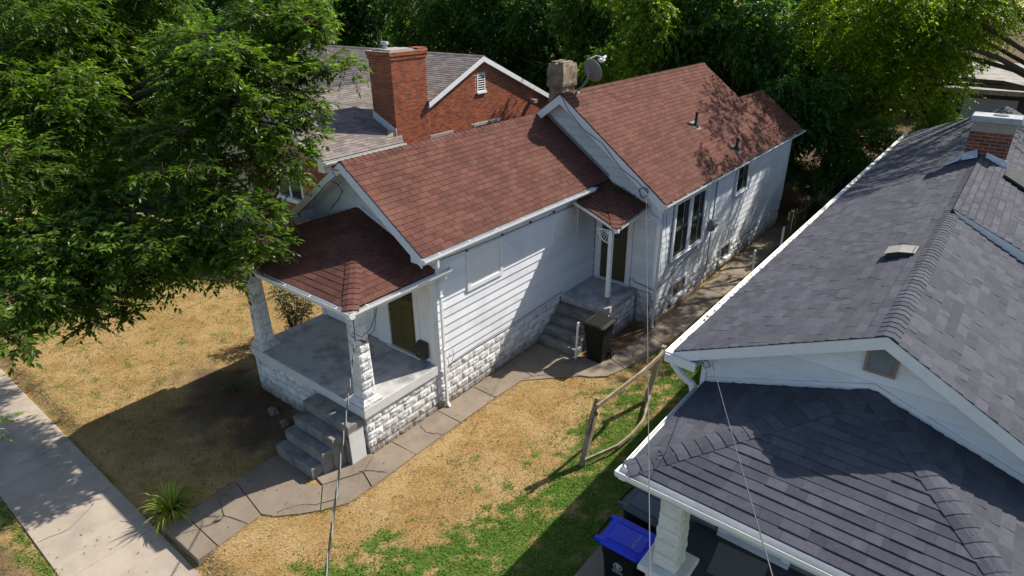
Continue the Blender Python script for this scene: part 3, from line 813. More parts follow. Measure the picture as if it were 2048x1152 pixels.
for cx in (-0.205, -3.81):
    c = MB().add([(cx + a * h, .2 + b * h, z) for (h, z) in ((.14, 1.2), (.11, 3.2)) for (a, b) in ((-1, -1), (1, -1), (1, 1), (-1, 1))], [(i, (i + 1) % 4, (i + 1) % 4 + 4, i + 4) for i in range(4)]).build('porch_column', 'mortar_paint', H)
    MB().bbox(cx - .235, cx + .235, -.035, .435, 1.171, 1.25, .02).bbox(cx - .205, cx + .205, -.005, .405, 1.25, 1.31, .035).build('column_base', 'painted_block', c)
    rock_shaft(c, cx, 0.2, 1.31, 3.14, 0.155, 0.125, 9, 'painted_block')
    MB().bbox(cx - .15, cx + .15, .05, .35, 3.14, 3.2, .01).bbox(cx - .19, cx + .19, .01, .39, 3.2, 3.27, .01).build('capital', 'painted_block', c)
# porch roof (hip)
PX, PY, PZ, AX, AZ, WY = 0.19, -0.17, 3.49, -2.11, 4.38, 2.0
PL = -4.5
dp = deck('porch_roof', [(PL, PY, PZ), (PX, PY, PZ), (AX, WY, AZ)], 'red_deck', H, 0.05)
Vp = Vector((0, WY - PY, AZ - PZ)); Lp = Vp.length
shingles(rp, dp, (PL, PY - .015, PZ + .004), (1, 0, 0), Vp, [(0, 0), (PX - PL, 0), (AX - PL, Lp)], th=.007)
dp2 = deck('porch_roof', [(PX, PY, PZ), (PX, WY, PZ), (AX, WY, AZ)], 'red_deck', H, 0.05)
Vq = Vector((AX - PX, 0, AZ - PZ)); Lq = Vq.length
shingles(rp, dp2, (PX + .015, PY, PZ + .004), (0, 1, 0), Vq, [(0, 0), (WY - PY, 0), (WY - PY, Lq)])
dp3 = deck('porch_roof', [(PL, WY, PZ), (PL, PY, PZ), (AX, WY, AZ)], 'red_deck', H, 0.05)
shingles(rp, dp3, (PL, WY, PZ + .004), (0, -1, 0), Vector((AX - PL, 0, AZ - PZ)), [(0, 0), (WY - PY, 0), (0, Vector((AX - PL, 0, AZ - PZ)).length)])
NF = Vector((0, -(AZ - PZ), WY - PY)); NR = Vector((AZ - PZ, 0, PX - AX)); NL_ = Vector((-(AZ - PZ), 0, AX - PL))
hip(hp, dp, (PX, PY, PZ + .005), (AX, WY, AZ + .005), NF, NR, w=0.16, h=0.026)
hip(hp, dp3, (PL, PY, PZ + .005), (AX, WY, AZ + .005), NF, NL_, w=0.14)
MB().prism([(PL, PY + .02, 3.27), (PX - .03, PY + .02, 3.27), (PX - .03, PY + .02, 3.44), (PL, PY + .02, 3.44)], (0, .03, 0)).build('fascia', 'white_trim', H)
MB().prism([(PX - .03, PY + .051, 3.27), (PX - .03, 1.98, 3.27), (PX - .03, 1.98, 3.44), (PX - .03, PY + .051, 3.44)], (-.03, 0, 0)).build('fascia', 'white_trim', H)
MB().box(PL + .02, PX - .062, PY + .052, 1.975, 3.272, 3.285).build('porch_ceiling', 'white_trim', H)
MB().box(-3.98, -0.05, 0.06, 0.34, 3.10, 3.268).build('porch_beam', 'white_trim', H)
gutter(H, (PL - .05, PY + .015, 3.465), (PX + .10, PY + .015, 3.465), (0, -1, 0), size=.115)
gutter(H, (PX - .025, PY - .09, 3.46), (PX - .025, 2.38, 3.455), (1, 0, 0), size=.115)
# counter flashing along the gable above the porch roof
MB().prism([(AX, 1.99, AZ + .02), (PX, 1.99, PZ + .05), (PX, 1.99, PZ + .12), (AX, 1.99, AZ + .11), (-4.3, 1.99, 3.78), (-4.3, 1.99, 3.7)], (0, .018, 0)).build('flashing', 'white_trim', H)
# downspouts
MB().tube([(.42, 1.84, 3.87), (.42, 1.84, 3.70), (.26, 1.95, 3.53), (.24, 1.97, 3.46)], .036, 4, rot=.78).build('downspout', 'gutter_white', H)
MB().tube([(.23, 2.22, 3.36), (.21, 2.24, 3.26), (.075, 2.20, 3.12), (.075, 2.20, .12), (.16, 2.18, .03)], .037, 4, rot=.78).build('downspout', 'gutter_white', H)
MB().tube([(1.60, 8.62, 3.40), (1.66, 8.40, 3.28), (1.96, 8.41, 3.12), (2.06, 8.41, 2.98), (2.06, 8.41, .12), (2.1, 8.36, .03)], .042, 4, rot=.78).build('downspout', 'gutter_white', H)
for z in (1.5, 2.8): MB().box(.02, .12, 2.155, 2.245, z, z + .03).build('downspout_bracket', 'gutter_white', H)
# front steps
def steps(par, X, Z):
    for (xa, xb, ya, yb, z0, z1, m) in X:
        MB().bbox(xa, xb, ya, yb, z0, z1, .012, random.random()).build('step', m, par)
fs = MB().box(-1.47, -.05, -.44, -.06, 0, .8).box(-1.46, -.20, -.72, -.45, 0, .56).box(-1.47, -.26, -.95, -.73, 0, .33).box(-1.5, -.32, -1.18, -.96, 0, .07).build('porch_steps', 'step_concrete', H)
steps(fs, [(-1.50, -0.02, -0.44, -0.06, 0.80, 0.955, 'step_concrete'), (-1.48, -0.18, -0.72, -0.442, 0.56, 0.74, 'step_concrete'),
           (-1.50, -0.24, -0.95, -0.722, 0.33, 0.51, 'step_concrete'), (-1.52, -0.30, -1.19, -0.952, 0.07, 0.27, 'step_concrete')], 0)
MB().box(-.048, -.035, -.43, -.07, .02, .79).build('side_face', 'slab_edge', fs)
# front door
def door(par, org, ux, nrm, wd, ht, frame, leaf, m_leaf, lights=0, trim=.11):
    """ux, nrm unit axis vectors (world); org = lower left corner of the leaf on the wall face"""
    O = Vector(org); U = Vector(ux); N = Vector(nrm); Z = Vector((0, 0, 1))
    def bx(mb, u0, u1, z0, z1, n0, n1):
        c = [O + U * a + N * b + Z * z for z in (z0, z1) for (a, b) in ((u0, n0), (u1, n0), (u1, n1), (u0, n1))]
        mb.add(c, [(3, 2, 1, 0), (4, 5, 6, 7), (0, 1, 5, 4), (1, 2, 6, 5), (2, 3, 7, 6), (3, 0, 4, 7)]); return mb
    d = bx(MB(), 0, wd, .02, ht, -.02, -.004).build('door', m_leaf, par)
    fr = bx(MB(), -trim - .002, -.002, 0, ht + .03, -.03, .03); bx(fr, wd + .002, wd + trim + .002, 0, ht + .03, -.03, .03); bx(fr, -trim, wd + trim, ht + .031, ht + .14, -.03, .034)
    fr.build('door_frame', 'white_trim', d)
    bx(MB(), -trim, wd + trim, -.05, .018, -.03, .07).build('threshold', 'slab_edge', d)
    if lights:
        zt = ht - .14; zb = ht * .66
        wl = (wd - .26) / lights
        for k in range(lights):
            u = .1 + k * (wl + .06)
            bx(MB(), u, u + wl, zb, zt, -.003, .001).build('pane', 'glass', d)
            fm = bx(MB(), u - .02, u, zb - .02, zt + .02, -.003, .008); bx(fm, u + wl, u + wl + .02, zb - .02, zt + .02, -.003, .008)
            bx(fm, u, u + wl, zt, zt + .02, -.003, .008); bx(fm, u, u + wl, zb - .02, zb, -.003, .008); fm.build('glazing_bead', m_leaf, d)
        for k in range(2):
            u = .1 + k * (wd - .2) / 2 + .01 * k
            bx(MB(), u, u + (wd - .24) / 2, .2, zb - .2, -.003, .004).build('door_panel', m_leaf, d)
    p = O + U * .07 + N * .03 + Z * (ht * .47)
    MB().tube([p - N * .03, p, p + N * .012, p + N * .03], [.014, .014, .03, .022], 8).build('door_knob', 'brass', d)
    return d
door(H, (-1.43, 2.005, 1.19), (1, 0, 0), (0, -1, 0), .86, 2.02, 0, 0, 'olive_door', lights=2, trim=.12)
MB().box(-1.87, -1.56, 1.985, 2.025, 1.17, 3.28).build('door_side_panel', 'white_panel', H)
MB().box(-3.4, -2.5, 1.985, 2.022, 1.75, 3.2).build('boarded_window', 'white_panel', H)
# window panels on the side wall
def panel(ya, yb, za, zb):
    p = MB().box(-.02, .03, ya, ya + .1, za, zb).box(-.02, .03, yb - .1, yb, za, zb).box(-.02, .03, ya + .1, yb - .1, zb - .08, zb).box(-.02, .03, ya + .1, yb - .1, za, za + .1).build('window_panel', 'white_trim', H)
    n = 11; L = (yb - ya - .2) / n
    for k in range(n):
        y0 = ya + .1 + L * k
        MB().prism([(.004, y0 + .001, za + .1), (.011, y0 + .012, za + .1), (.011, y0 + L - .012, za + .1), (.004, y0 + L - .001, za + .1), (-.02, y0 + L - .002, za + .1), (-.02, y0 + .002, za + .1)], (0, 0, zb - za - .18)).build('slat', 'white_panel', p)
panel(3.10, 4.34, 2.56, 3.50); panel(6.38, 7.62, 2.62, 3.46)
# conduit and cables on the side wall
MB().tube([(.03, 2.3, 3.60), (.035, 3.1, 3.57), (.04, 4.3, 3.54), (.04, 6.0, 3.52), (.04, 7.2, 3.5), (.04, 8.3, 3.36)], .011, 6).build('conduit', 'cable_gray', H)
for yy in (3.1, 4.32, 5.4, 6.38): MB().box(.02, .06, yy - .015, yy + .015, 3.53, 3.58).build('conduit_clip', 'lead_black', H)
MB().tube([(.03, 6.9, 1.12), (.035, 6.2, 1.10), (.03, 5.4, 1.08), (.035, 4.4, 1.06), (.03, 3.4, 1.08), (.035, 2.6, 1.05), (.03, 2.35, 1.0)], .008, 5).build('cable', 'cable_black', H)
MB().tube([(.03, 2.5, 1.35), (.05, 2.52, 1.2), (.03, 2.46, 1.06), (.05, 2.42, .98)], .006, 5).build('cable', 'cable_black', H)
MB().tube([(1.2, 8.46, 1.2), (1.3, 8.46, 1.32), (1.4, 8.46, 1.22), (1.9, 8.46, 1.14), (2.03, 8.47, 1.12), (2.03, 8.7, 1.18), (2.03, 9.4, 1.26), (2.03, 10.1, 1.45), (2.03, 10.9, 1.52)], .010, 5).build('cable', 'cable_black', H)
MB().tube([(2.03, 10.9, 1.52), (2.05, 11.0, 1.62), (2.06, 11.1, 1.5), (2.05, 10.95, 1.42), (2.06, 11.05, 1.58), (2.05, 11.2, 1.45)], .009, 5).build('cable', 'cable_black', H)
MB().tube([(2.03, 8.72, 3.3), (2.04, 8.75, 2.7), (2.04, 8.9, 2.4), (2.04, 8.85, 2.1), (2.04, 8.95, 1.7), (2.04, 8.85, 1.3)], .007, 5).build('cable', 'cable_black', H)
MB().tube([(2.04, 8.45, 3.45), (2.09, 8.43, 3.0), (2.05, 8.40, 2.0), (2.05, 8.40, .5)], .008, 5).build('cable', 'cable_black', H)
MB().tube([(-1.05, YG - .06, 6.15), (-.75, YG - .06, 5.72), (-.3, YG - .07, 5.32), (.3, YG - .06, 5.02), (.9, YG - .06, 4.45), (1.4, YG - .06, 4.18), (1.7, YG - .06, 3.95)], .008, 5).build('cable', 'cable_black', H)
lp = [(1.62 + .11 * math.cos(a) * (1 + .2 * math.sin(3 * a)), YG - .09 + .03 * math.sin(a * 1.7), 3.93 + .13 * math.sin(a)) for a in np.linspace(0, 12, 30)]
MB().tube(lp + [(1.85, 8.3, 3.7), (1.95, 8.42, 3.5), (2.04, 8.45, 3.4)], .008, 5).build('cable', 'cable_black', H)
# front gable cables
MB().tube([(-1.88, 1.44, 5.36), (-2.02, 1.44, 5.37), (-2.08, 1.44, 5.28), (-1.96, 1.43, 5.24), (-2.36, 1.44, 4.99), (-2.86, 1.44, 4.6), (-3.4, 1.43, 4.22), (-3.85, 1.44, 3.95)], .008, 5).build('cable', 'cable_black', H)
MB().tube([(-2.15, 1.44, 5.1), (-2.45, 1.8, 4.9), (-2.55, 1.97, 4.7), (-2.75, 1.97, 4.45), (-3.1, 1.97, 4.16)], .008, 5).build('cable', 'cable_black', H)
# rear windows
def sash_window(par, ya, yb, za, zb, x=2.014):
    f = MB().box(x - .03, x + .03, ya - .09, ya, za - .07, zb + .09).box(x - .03, x + .03, yb, yb + .09, za - .07, zb + .09).box(x - .03, x + .03, ya, yb, zb, zb + .09).box(x - .03, x + .06, ya - .1, yb + .1, za - .09, za - .071).box(x - .03, x + .03, ya, yb, za - .07, za).build('window', 'white_trim', par)
    zm = (za + zb) / 2
    for (z0, z1, d) in ((za, zm, 0.004), (zm, zb, -.012)):
        s = MB().box(x - .03 + d, x + d, ya, ya + .045, z0, z1).box(x - .03 + d, x + d, yb - .045, yb, z0, z1).box(x - .03 + d, x + d, ya + .045, yb - .045, z0, z0 + .05).box(x - .03 + d, x + d, ya + .045, yb - .045, z1 - .045, z1).build('sash', 'sash_dark', f)
        MB().box(x - .028 + d, x - .018 + d, ya + .045, yb - .045, z0 + .05, z1 - .045).build('pane', 'glass', f)
        MB().box(x - .0179 + d, x - .008 + d, (ya + yb) / 2 + .12, (ya + yb) / 2 + .15, z0 + .05, z1 - .045).build('glazing_bar', 'sash_gray', f)
    return f
sash_window(H, 9.36, 10.22, 1.80, 3.35); sash_window(H, 10.42, 11.28, 1.80, 3.35)
sash_window(H, 13.84, 14.76, 2.60, 3.56)
# panel strips and joints of the wall beside the windows
MB().box(2.0, 2.012, 11.5, 11.56, 1.0, 3.6).build('batten', 'white_trim', H)
# ---- side porch
MB().bbox(0.012, 1.47, 6.83, 8.49, 0.86, 1.04, .012).build('side_porch_slab', 'porch_concrete', H)
MB().box(0.02, 1.43, 6.86, 8.48, -.05, 0.86).build('side_porch_base', 'mortar_paint', H)
rock_blocks(H, (1.425, 6.86, 0.02), (0, 1, 0), (1, 0, 0), 1.62, 0.0, .84, bulge=.03)
mb = MB()
for k in range(4): mb.box(.045, 1.22 - .015 * k, 5.78 + .268 * k, 6.026 + .268 * k, -.02, .208 * (k + 1) - .076)
ss = mb.build('side_steps', 'step_concrete', H)
for k in range(4):
    y0 = 5.76 + .268 * k; z1 = .208 * (k + 1)
    MB().bbox(.035 + .012 * k, 1.24 - .015 * k, y0, y0 + .268 - .002, z1 - .075, z1, .014, random.random()).build('step', 'step_concrete', ss)
door(H, (.24, 8.495, 1.07), (1, 0, 0), (0, -1, 0), .82, 2.0, 0, 0, 'dark_door', lights=1, trim=.15)
MB().box(.42, .50, 8.40, 8.44, 2.3, 2.42).build('door_sign', 'slate_plastic', H)
# post with fan bracket
po = MB().bbox(1.28, 1.38, 7.03, 7.13, 1.28, 3.14, .004).build('side_post', 'white_trim', H)
MB().box(1.29, 1.37, 7.04, 7.12, 1.041, 1.28).build('post_foot', 'weathered_wood', po)
fan = MB()
C0 = Vector((1.275, 7.08, 3.12))
arc = [C0 + Vector((-.34 * math.cos(a), 0, -.34 * math.sin(a))) for a in np.linspace(0, math.pi / 2, 9)]
fan.tube(arc, .018, 5)
for a in np.linspace(.12, math.pi / 2 - .12, 6): fan.tube([C0 + Vector((-.06 * math.cos(a), 0, -.06 * math.sin(a))), C0 + Vector((-.33 * math.cos(a), 0, -.33 * math.sin(a)))], .01, 4)
fan.tube([C0 + Vector((-.36, 0, .0)), C0], .018, 5)
fan.build('fan_bracket', 'white_trim', po)
# side porch roof: sagging little hip
A = Vector((.24, 7.12, 3.68)); B = Vector((1.50, 7.02, 3.24)); Cc = Vector((1.60, 8.47, 3.50)); P = Vector((.30, 8.47, 3.98)); Q = Vector((.02, 8.47, 3.99)); Q2 = Vector((.05, 7.5, 3.90))
sp = deck('side_porch_roof', [A, B, P], 'red_deck', H, .04)
def tri_shingles(pool, par, a, b, c, extra=None, **k):
    U = (b - a).normalized(); n = U.cross(c - a).normalized(); V = n.cross(U)
    if V.z < 0: V = -V
    pts = [a, b, c] + ([extra] if extra is not None else [])
    shingles(pool, par, a, U, V, [((p - a).dot(U), (p - a).dot(V)) for p in pts], **k)
tri_shingles(rp, sp, A, B, P)
sp2 = deck('side_porch_roof', [B, Cc, P], 'red_deck', H, .04)
tri_shingles(rp, sp2, B, Cc, P)
sp3 = deck('side_porch_roof', [A, P, Q, Q2], 'red_shingle', H, .04)
hip(hp, sp, B + Vector((0, 0, .004)), P + Vector((0, 0, .004)), (B - A).cross(P - A) * (1 if (B - A).cross(P - A).z > 0 else -1), (Cc - B).cross(P - B) * (1 if (Cc - B).cross(P - B).z > 0 else -1), w=.13)
mb = MB()
for _ in range(240):
    s, t = random.random(), random.random()
    if s + t > 1: s, t = 1 - s, 1 - t
    p = P * .55 + Cc * .35 + B * .1 + (Vector((random.gauss(0, .28), random.gauss(0, .16), 0)))
    n = (Cc - B).cross(P - B).normalized(); p = p - n * ((p - B).dot(n) - .02)
    mb.add([p + Vector((random.uniform(-.03, .03), random.uniform(-.03, .03), random.uniform(0, .03))) for _ in range(4)], [(0, 1, 2), (1, 2, 3), (0, 1, 3)], random.random())
mb.build('moss', 'moss', sp2, kind='stuff')
gutter(H, tuple(A + Vector((-.05, .01, -.02))), tuple(B + Vector((.08, .01, -.03))), (-.08, -1, 0), size=.07, straps=False)
gutter(H, tuple(B + Vector((-.02, -.06, -.03))), tuple(Cc + Vector((-.02, .02, -.03))), (1, -.07, 0), size=.085, debris=.8, straps=False)
MB().prism([A + Vector((.02, .03, -.05)), B + Vector((-.04, .04, -.05)), B + Vector((-.04, .04, -.13)), A + Vector((.02, .03, -.13))], (0, .02, 0)).build('fascia', 'white_trim', H)
MB().prism([B + Vector((-.06, .06, -.05)), Cc + Vector((-.06, 0, -.05)), Cc + Vector((-.06, 0, -.13)), B + Vector((-.06, .06, -.13))], (-.02, 0, 0)).build('fascia', 'white_trim', H)
# ---- chimney of rough stucco
ch = MB()
pass
v = []; f = []; NSx = 5
def rough_ring(mb, x0, x1, y0, y1, levels, jit):
    v = []; f = []; n = 5
    for (z, gx_, ) in levels:
        for sd in range(4):
            for q in range(n):
                s = q / n; a, b, c, d = x0 - gx_, x1 + gx_, y0 - gx_, y1 + gx_
                p = [(a + (b - a) * s, c), (b, c + (d - c) * s), (b - (b - a) * s, d), (a, d - (d - c) * s)][sd]
                v.append((p[0] + random.uniform(-jit, jit), p[1] + random.uniform(-jit, jit), z + random.uniform(-jit, jit)))
    R = 4 * n
    for l in range(len(levels) - 1):
        for q in range(R): f.append((l * R + q, l * R + (q + 1) % R, (l + 1) * R + (q + 1) % R, (l + 1) * R + q))
    f.append(tuple(range((len(levels) - 1) * R, len(levels) * R)))
    mb.add(v, f)
cm = MB(); rough_ring(cm, -2.22, -1.76, 9.28, 9.88, [(4.9, .0), (5.4, .0), (5.8, .005), (6.08, .0), (6.14, .05), (6.22, .06), (6.3, .045), (6.5, .06), (6.68, .04), (6.74, .025)], .016)
co = cm.build('chimney', 'old_stucco', H)
cp = MB(); rough_ring(cp, -2.2, -2.06, 9.33, 9.83, [(6.70, 0), (6.80, 0)], .012); rough_ring(cp, -1.95, -1.78, 9.33, 9.83, [(6.70, 0), (6.79, 0)], .012); rough_ring(cp, -2.06, -1.95, 9.7, 9.83, [(6.7, 0), (6.79, 0)], .01)
cp.build('chimney_rim', 'old_stucco', co)
MB().box(-2.06, -1.95, 9.42, 9.7, 6.742, 6.748).build('flue', 'lead_black', co)
# vent pipes
def on_rear(x): return 3.72 + (2.21 - x) * 2.43 / 3.28
for (px, py, hh) in ((.80, 12.9, .42), (1.84, 13.86, .36)):
    z = on_rear(px)
    vp = MB().tube([(px, py, z - .05), (px, py, z + hh)], .042, 10).tube([(px, py, z + hh - .05), (px, py, z + hh)], .05, 10).build('vent_pipe', 'lead_black', H, smooth=False)
    MB().tube([(px, py, z - .02), (px, py, z + .10)], [.12, .055], 10).prism([(px - .15, py - .15, on_rear(px - .15) + .018), (px + .15, py - .15, on_rear(px + .15) + .018), (px + .15, py + .15, on_rear(px + .15) + .018), (px - .15, py + .15, on_rear(px - .15) + .018)], (0, 0, .006)).build('vent_boot', 'lead_black', vp)
rp.flush(); hp.flush()

# things fixed to the house but of their own
t = thing('mailbox', 'small black metal letter box on the wall beside the olive front door', 'mailbox', (-.33, 1.93, 1.3))
MB().prism([(-.47, 1.84, 1.30), (-.19, 1.84, 1.30), (-.19, 1.84, 1.56), (-.47, 1.84, 1.56)], (0, .13, 0)).build('box_body', 'mailbox_black', t)
MB().prism([(-.48, 1.82, 1.562), (-.48, 1.985, 1.66), (-.48, 1.985, 1.675), (-.48, 1.815, 1.575)], (.30, 0, 0)).prism([(-.47, 1.84, 1.561), (-.47, 1.97, 1.561), (-.47, 1.97, 1.65)], (.28, 0, 0)).build('lid', 'mailbox_black', t)
MB().tube([(-.38, 1.835, 1.42), (-.35, 1.82, 1.44), (-.31, 1.82, 1.43), (-.28, 1.835, 1.44)], .018, 6).build('emblem', 'brass', t)
t = thing('satellite_dish', 'round gray satellite dish on a bent mast at the rear roof peak', 'satellite dish', (-1.0, 8.85, 6.08))
MB().bbox(-1.09, -.95, 8.78, 8.93, 6.02, 6.13, .03).build('foot', 'gray_metal', t)
MB().tube([(-1.02, 8.85, 6.1), (-.86, 8.86, 6.24), (-.70, 8.87, 6.42), (-.65, 8.88, 6.60)], .028, 8).build('mast', 'gray_metal', t)
fd = Vector((.14, .92, .36)).normalized()
c = Vector((-.58, 8.93, 6.68)); a = fd.cross(Vector((0, 0, 1))).normalized(); b = a.cross(fd).normalized() * -1
v = []; f = []; n = 28
for r, dd in ((0.02, -.05), (.12, -.042), (.22, -.022), (.275, .005), (.297, .016), (.297, .026), (.275, .015), (.22, -.012), (.12, -.032), (.02, -.04)):
    for k in range(n):
        q = 2 * math.pi * k / n; v.append(c + a * math.cos(q) * r + b * math.sin(q) * r * 1.08 + fd * dd)
for l in range(9):
    for k in range(n): f.append((l * n + k, l * n + (k + 1) % n, (l + 1) * n + (k + 1) % n, (l + 1) * n + k))
f.append(tuple(range(n)))
MB().add(v, f).build('reflector', 'dish_gray', t, smooth=True)
MB().box(-.70, -.60, 8.84, 8.94, 6.55, 6.76).tube([c - fd * .06 + a * .1, c - fd * .1, c - fd * .06 - a * .1], .03, 6).build('bracket', 'gray_metal', t)
MB().tube([c - b * .34 - fd * .02, c - b * .3 + fd * .25, c - b * .16 + fd * .46], .018, 6).build('feed_arm', 'gray_metal', t)
MB().tube([c - b * .16 + fd * .34, c - b * .1 + fd * .40, c - b * .05 + fd * .52], [.045, .06, .05], 10).tube([c - b * .17 + fd * .38 + a * .1, c - b * .17 + fd * .50 + a * .1], .04, 8).build('feed_horn', 'gutter_white', t)
t = thing('electric_meter', 'gray electric meter box on the side wall beyond the tall double window', 'electric meter', (2.08, 12.05, 2.1))
MB().bbox(2.0, 2.12, 11.9, 12.14, 1.86, 2.22, .01).build('meter_box', 'gray_metal', t)
MB().tube([(2.12, 12.02, 2.06), (2.2, 12.02, 2.06), (2.215, 12.02, 2.06)], [.075, .075, .05], 14).build('meter_dial', 'galvanized', t)
MB().tube([(2.05, 12.02, 2.2), (2.05, 12.02, 3.55)], .022, 8).build('riser_pipe', 'gray_metal', t)
MB().tube([(2.05, 12.0, 1.88), (2.05, 12.0, .9), (2.05, 12.0, .5)], .016, 8).build('drop_pipe', 'gray_metal', t)

# ================================================================== BRICK HOUSE
K = thing('brick_house', 'red brick house with gray brown shingle roof and broad brick chimney behind the white house', 'house', (-14, 14, 0))
bx_ = -9.5
br = Pool('brick', 'bricks', 'brick'); ts = Pool('shingle', 'shingles', 'taupe_shingle')
PKY, PKZ, SL = 14.64, 6.20, 0.44
def zs(y): return PKZ - SL * abs(y - PKY) - .10
MB().prism([(bx_ - .02, 8.4, 0), (bx_ - .02, 20.9, 0), (bx_ - .02, 20.9, zs(20.9)), (bx_ - .02, PKY, PKZ - .1), (bx_ - .02, 8.4, zs(8.4))], (-13, 0, 0)).prism([(bx_ - .022, 6.42, 0), (bx_ - .022, 8.39, 0), (bx_ - .022, 8.39, 3.4), (bx_ - .022, 6.42, 3.4)], (-6.8, 0, 0)).prism([(bx_ - .03, 6.425, 3.4), (bx_ - 6.8, 6.425, 3.4), (-12.9, 6.425, 5.05)], (0, 2, 0)).build('wall', 'brick_mortar', K)
kw = [o for o in K.children if o.name.startswith('wall')][0] if K.children else None
kw = next(o for o in COL.objects if o.parent == K)
bricks(br, kw, (bx_ - .02, 0, 0), (0, 1, 0), (1, 0, 0), [(11.3, 2.4), (20.2, 2.4), (20.2, zs(20.2)), (PKY, PKZ - .1), (11.3, zs(11.3))], z0=2.4,
       holes=[(14.34, 14.86, 4.74, 5.52), (11.4, 12.8, 1.5, 3.46), (14.0, 15.9, 1.5, 3.50)])
bricks(br, kw, (bx_ - .022, 6.42, 0), (0, 1, 0), (1, 0, 0), [(0.01, 1.9), (1.96, 1.9), (1.96, 3.36), (0.01, 3.36)], z0=1.9)
bricks(br, kw, (bx_ - .022, 6.42, 0), (-1, 0, 0), (0, -1, 0), [(0.01, .3), (5.0, .3), (5.0, 3.36), (0.01, 3.36)], z0=.3, holes=[(1.5, 3.1, 1.62, 3.0)])
# roofs
D = Vector((0, PKY - 8.27, SL * (PKY - 8.27)))
zc_ = PKZ - SL * (PKY - 11.4)
dk = deck('roof', [(-23, 11.4, zc_), (bx_ + .14, 11.4, zc_), (bx_ + .14, PKY, PKZ), (-23, PKY, PKZ)], 'taupe_deck', K, .08)
deck('roof', [(-23, 8.27, PKZ - SL * (PKY - 8.27)), (bx_ - 1.2, 8.27, PKZ - SL * (PKY - 8.27)), (bx_ - 1.2, 11.399, zc_), (-23, 11.399, zc_)], 'taupe_deck', K, .08)
shingles(ts, dk, (bx_ + .14, 8.27, PKZ - SL * (PKY - 8.27) + .002), (-1, 0, 0), D, [(1.34, 0), (13.5, 0), (13.5, D.length * .491), (1.34, D.length * .491)], w=.33, e=.145)
shingles(ts, dk, (bx_ + .14, 11.4, zc_ + .002), (-1, 0, 0), D, [(0, 0), (13.5, 0), (13.5, D.length * .509), (0, D.length * .509)], w=.33, e=.145)
deck('roof', [(-23, 21.1, PKZ - SL * (21.1 - PKY)), (bx_ + .14, 21.1, PKZ - SL * (21.1 - PKY)), (bx_ + .14, PKY, PKZ), (-23, PKY, PKZ)], 'taupe_shingle', K, .08)
hb = Pool('ridge_shingle', 'ridge_shingles', 'taupe_shingle')
caps(hb, dk, (bx_ + .13, PKY, PKZ + .005), (-22.8, PKY, PKZ + .005), (0, -1, -SL), (0, 1, -SL), e=.2)
# wing with eave over the side
EX_, EZ_ = bx_ + .38, 3.55
WS = .44
dk = deck('wing_roof', [(EX_, 6.15, EZ_), (EX_, 9.7, EZ_), (-12.9, 12.6, EZ_ + WS * (EX_ + 12.9)), (-12.9, 6.15, EZ_ + WS * (EX_ + 12.9))], 'taupe_deck', K, .08)
Vw = Vector((-1, 0, WS)); lw = Vw.length
shingles(ts, dk, (EX_ + .01, 6.13, EZ_), (0, 1, 0), Vw, [(0, 0), (3.55, 0), (6.45, (EX_ + 12.9) * lw), (0, (EX_ + 12.9) * lw)], w=.33, e=.145)
deck('wing_roof', [(-16.68, 6.15, EZ_), (-12.9, 6.15, EZ_ + WS * (EX_ + 12.9)), (-12.9, 12.6, EZ_ + WS * (EX_ + 12.9)), (-16.68, 9, EZ_)], 'taupe_shingle', K, .08)
MB().prism([(EX_ - .02, 6.14, EZ_ - .02), (-12.9, 6.14, EZ_ + WS * (EX_ + 12.9) - .02), (-12.9, 6.14, EZ_ + WS * (EX_ + 12.9) - .24), (EX_ - .02, 6.14, EZ_ - .24)], (0, .04, 0)).build('rake_board', 'gutter_white', K)
MB().box(bx_ + .01, EX_ - .03, 6.18, 9.7, EZ_ - .2, EZ_ - .18).box(EX_ - .03, EX_, 6.18, 9.7, EZ_ - .2, EZ_ - .05).build('soffit', 'gutter_white', K)
MB().box(bx_ + .0, EX_ - .02, 6.12, 6.41, EZ_ - .42, EZ_ - .05).build('eave_return', 'gutter_white', K)
gutter(K, (EX_, 6.10, EZ_ - .03), (EX_, 9.70, EZ_ - .02), (1, 0, 0), size=.15, straps=False)
MB().tube([(EX_ + .07, 6.75, EZ_ - .13), (EX_ + .07, 6.75, EZ_ - .34), (bx_ + .08, 6.72, EZ_ - .5), (bx_ + .08, 6.72, .2)], .055, 4, rot=.78).build('downspout', 'gutter_white', K)
# rake boards of the big gable
for ye in (11.36, 21.1):
    za = PKZ - SL * abs(ye - PKY)
    MB().prism([(bx_ + .12, ye, za - .02), (bx_ + .12, PKY, PKZ - .02), (bx_ + .12, PKY, PKZ - .22), (bx_ + .12, ye, za - .22)], (.04, 0, 0)).build('rake_board', 'white_trim', K)
    MB().prism([(bx_ + .0, ye, za - .20), (bx_ + .0, PKY, PKZ - .20), (bx_ + .0, PKY, PKZ - .215), (bx_ + .0, ye, za - .215)], (.12, 0, 0)).build('soffit', 'white_trim', K)
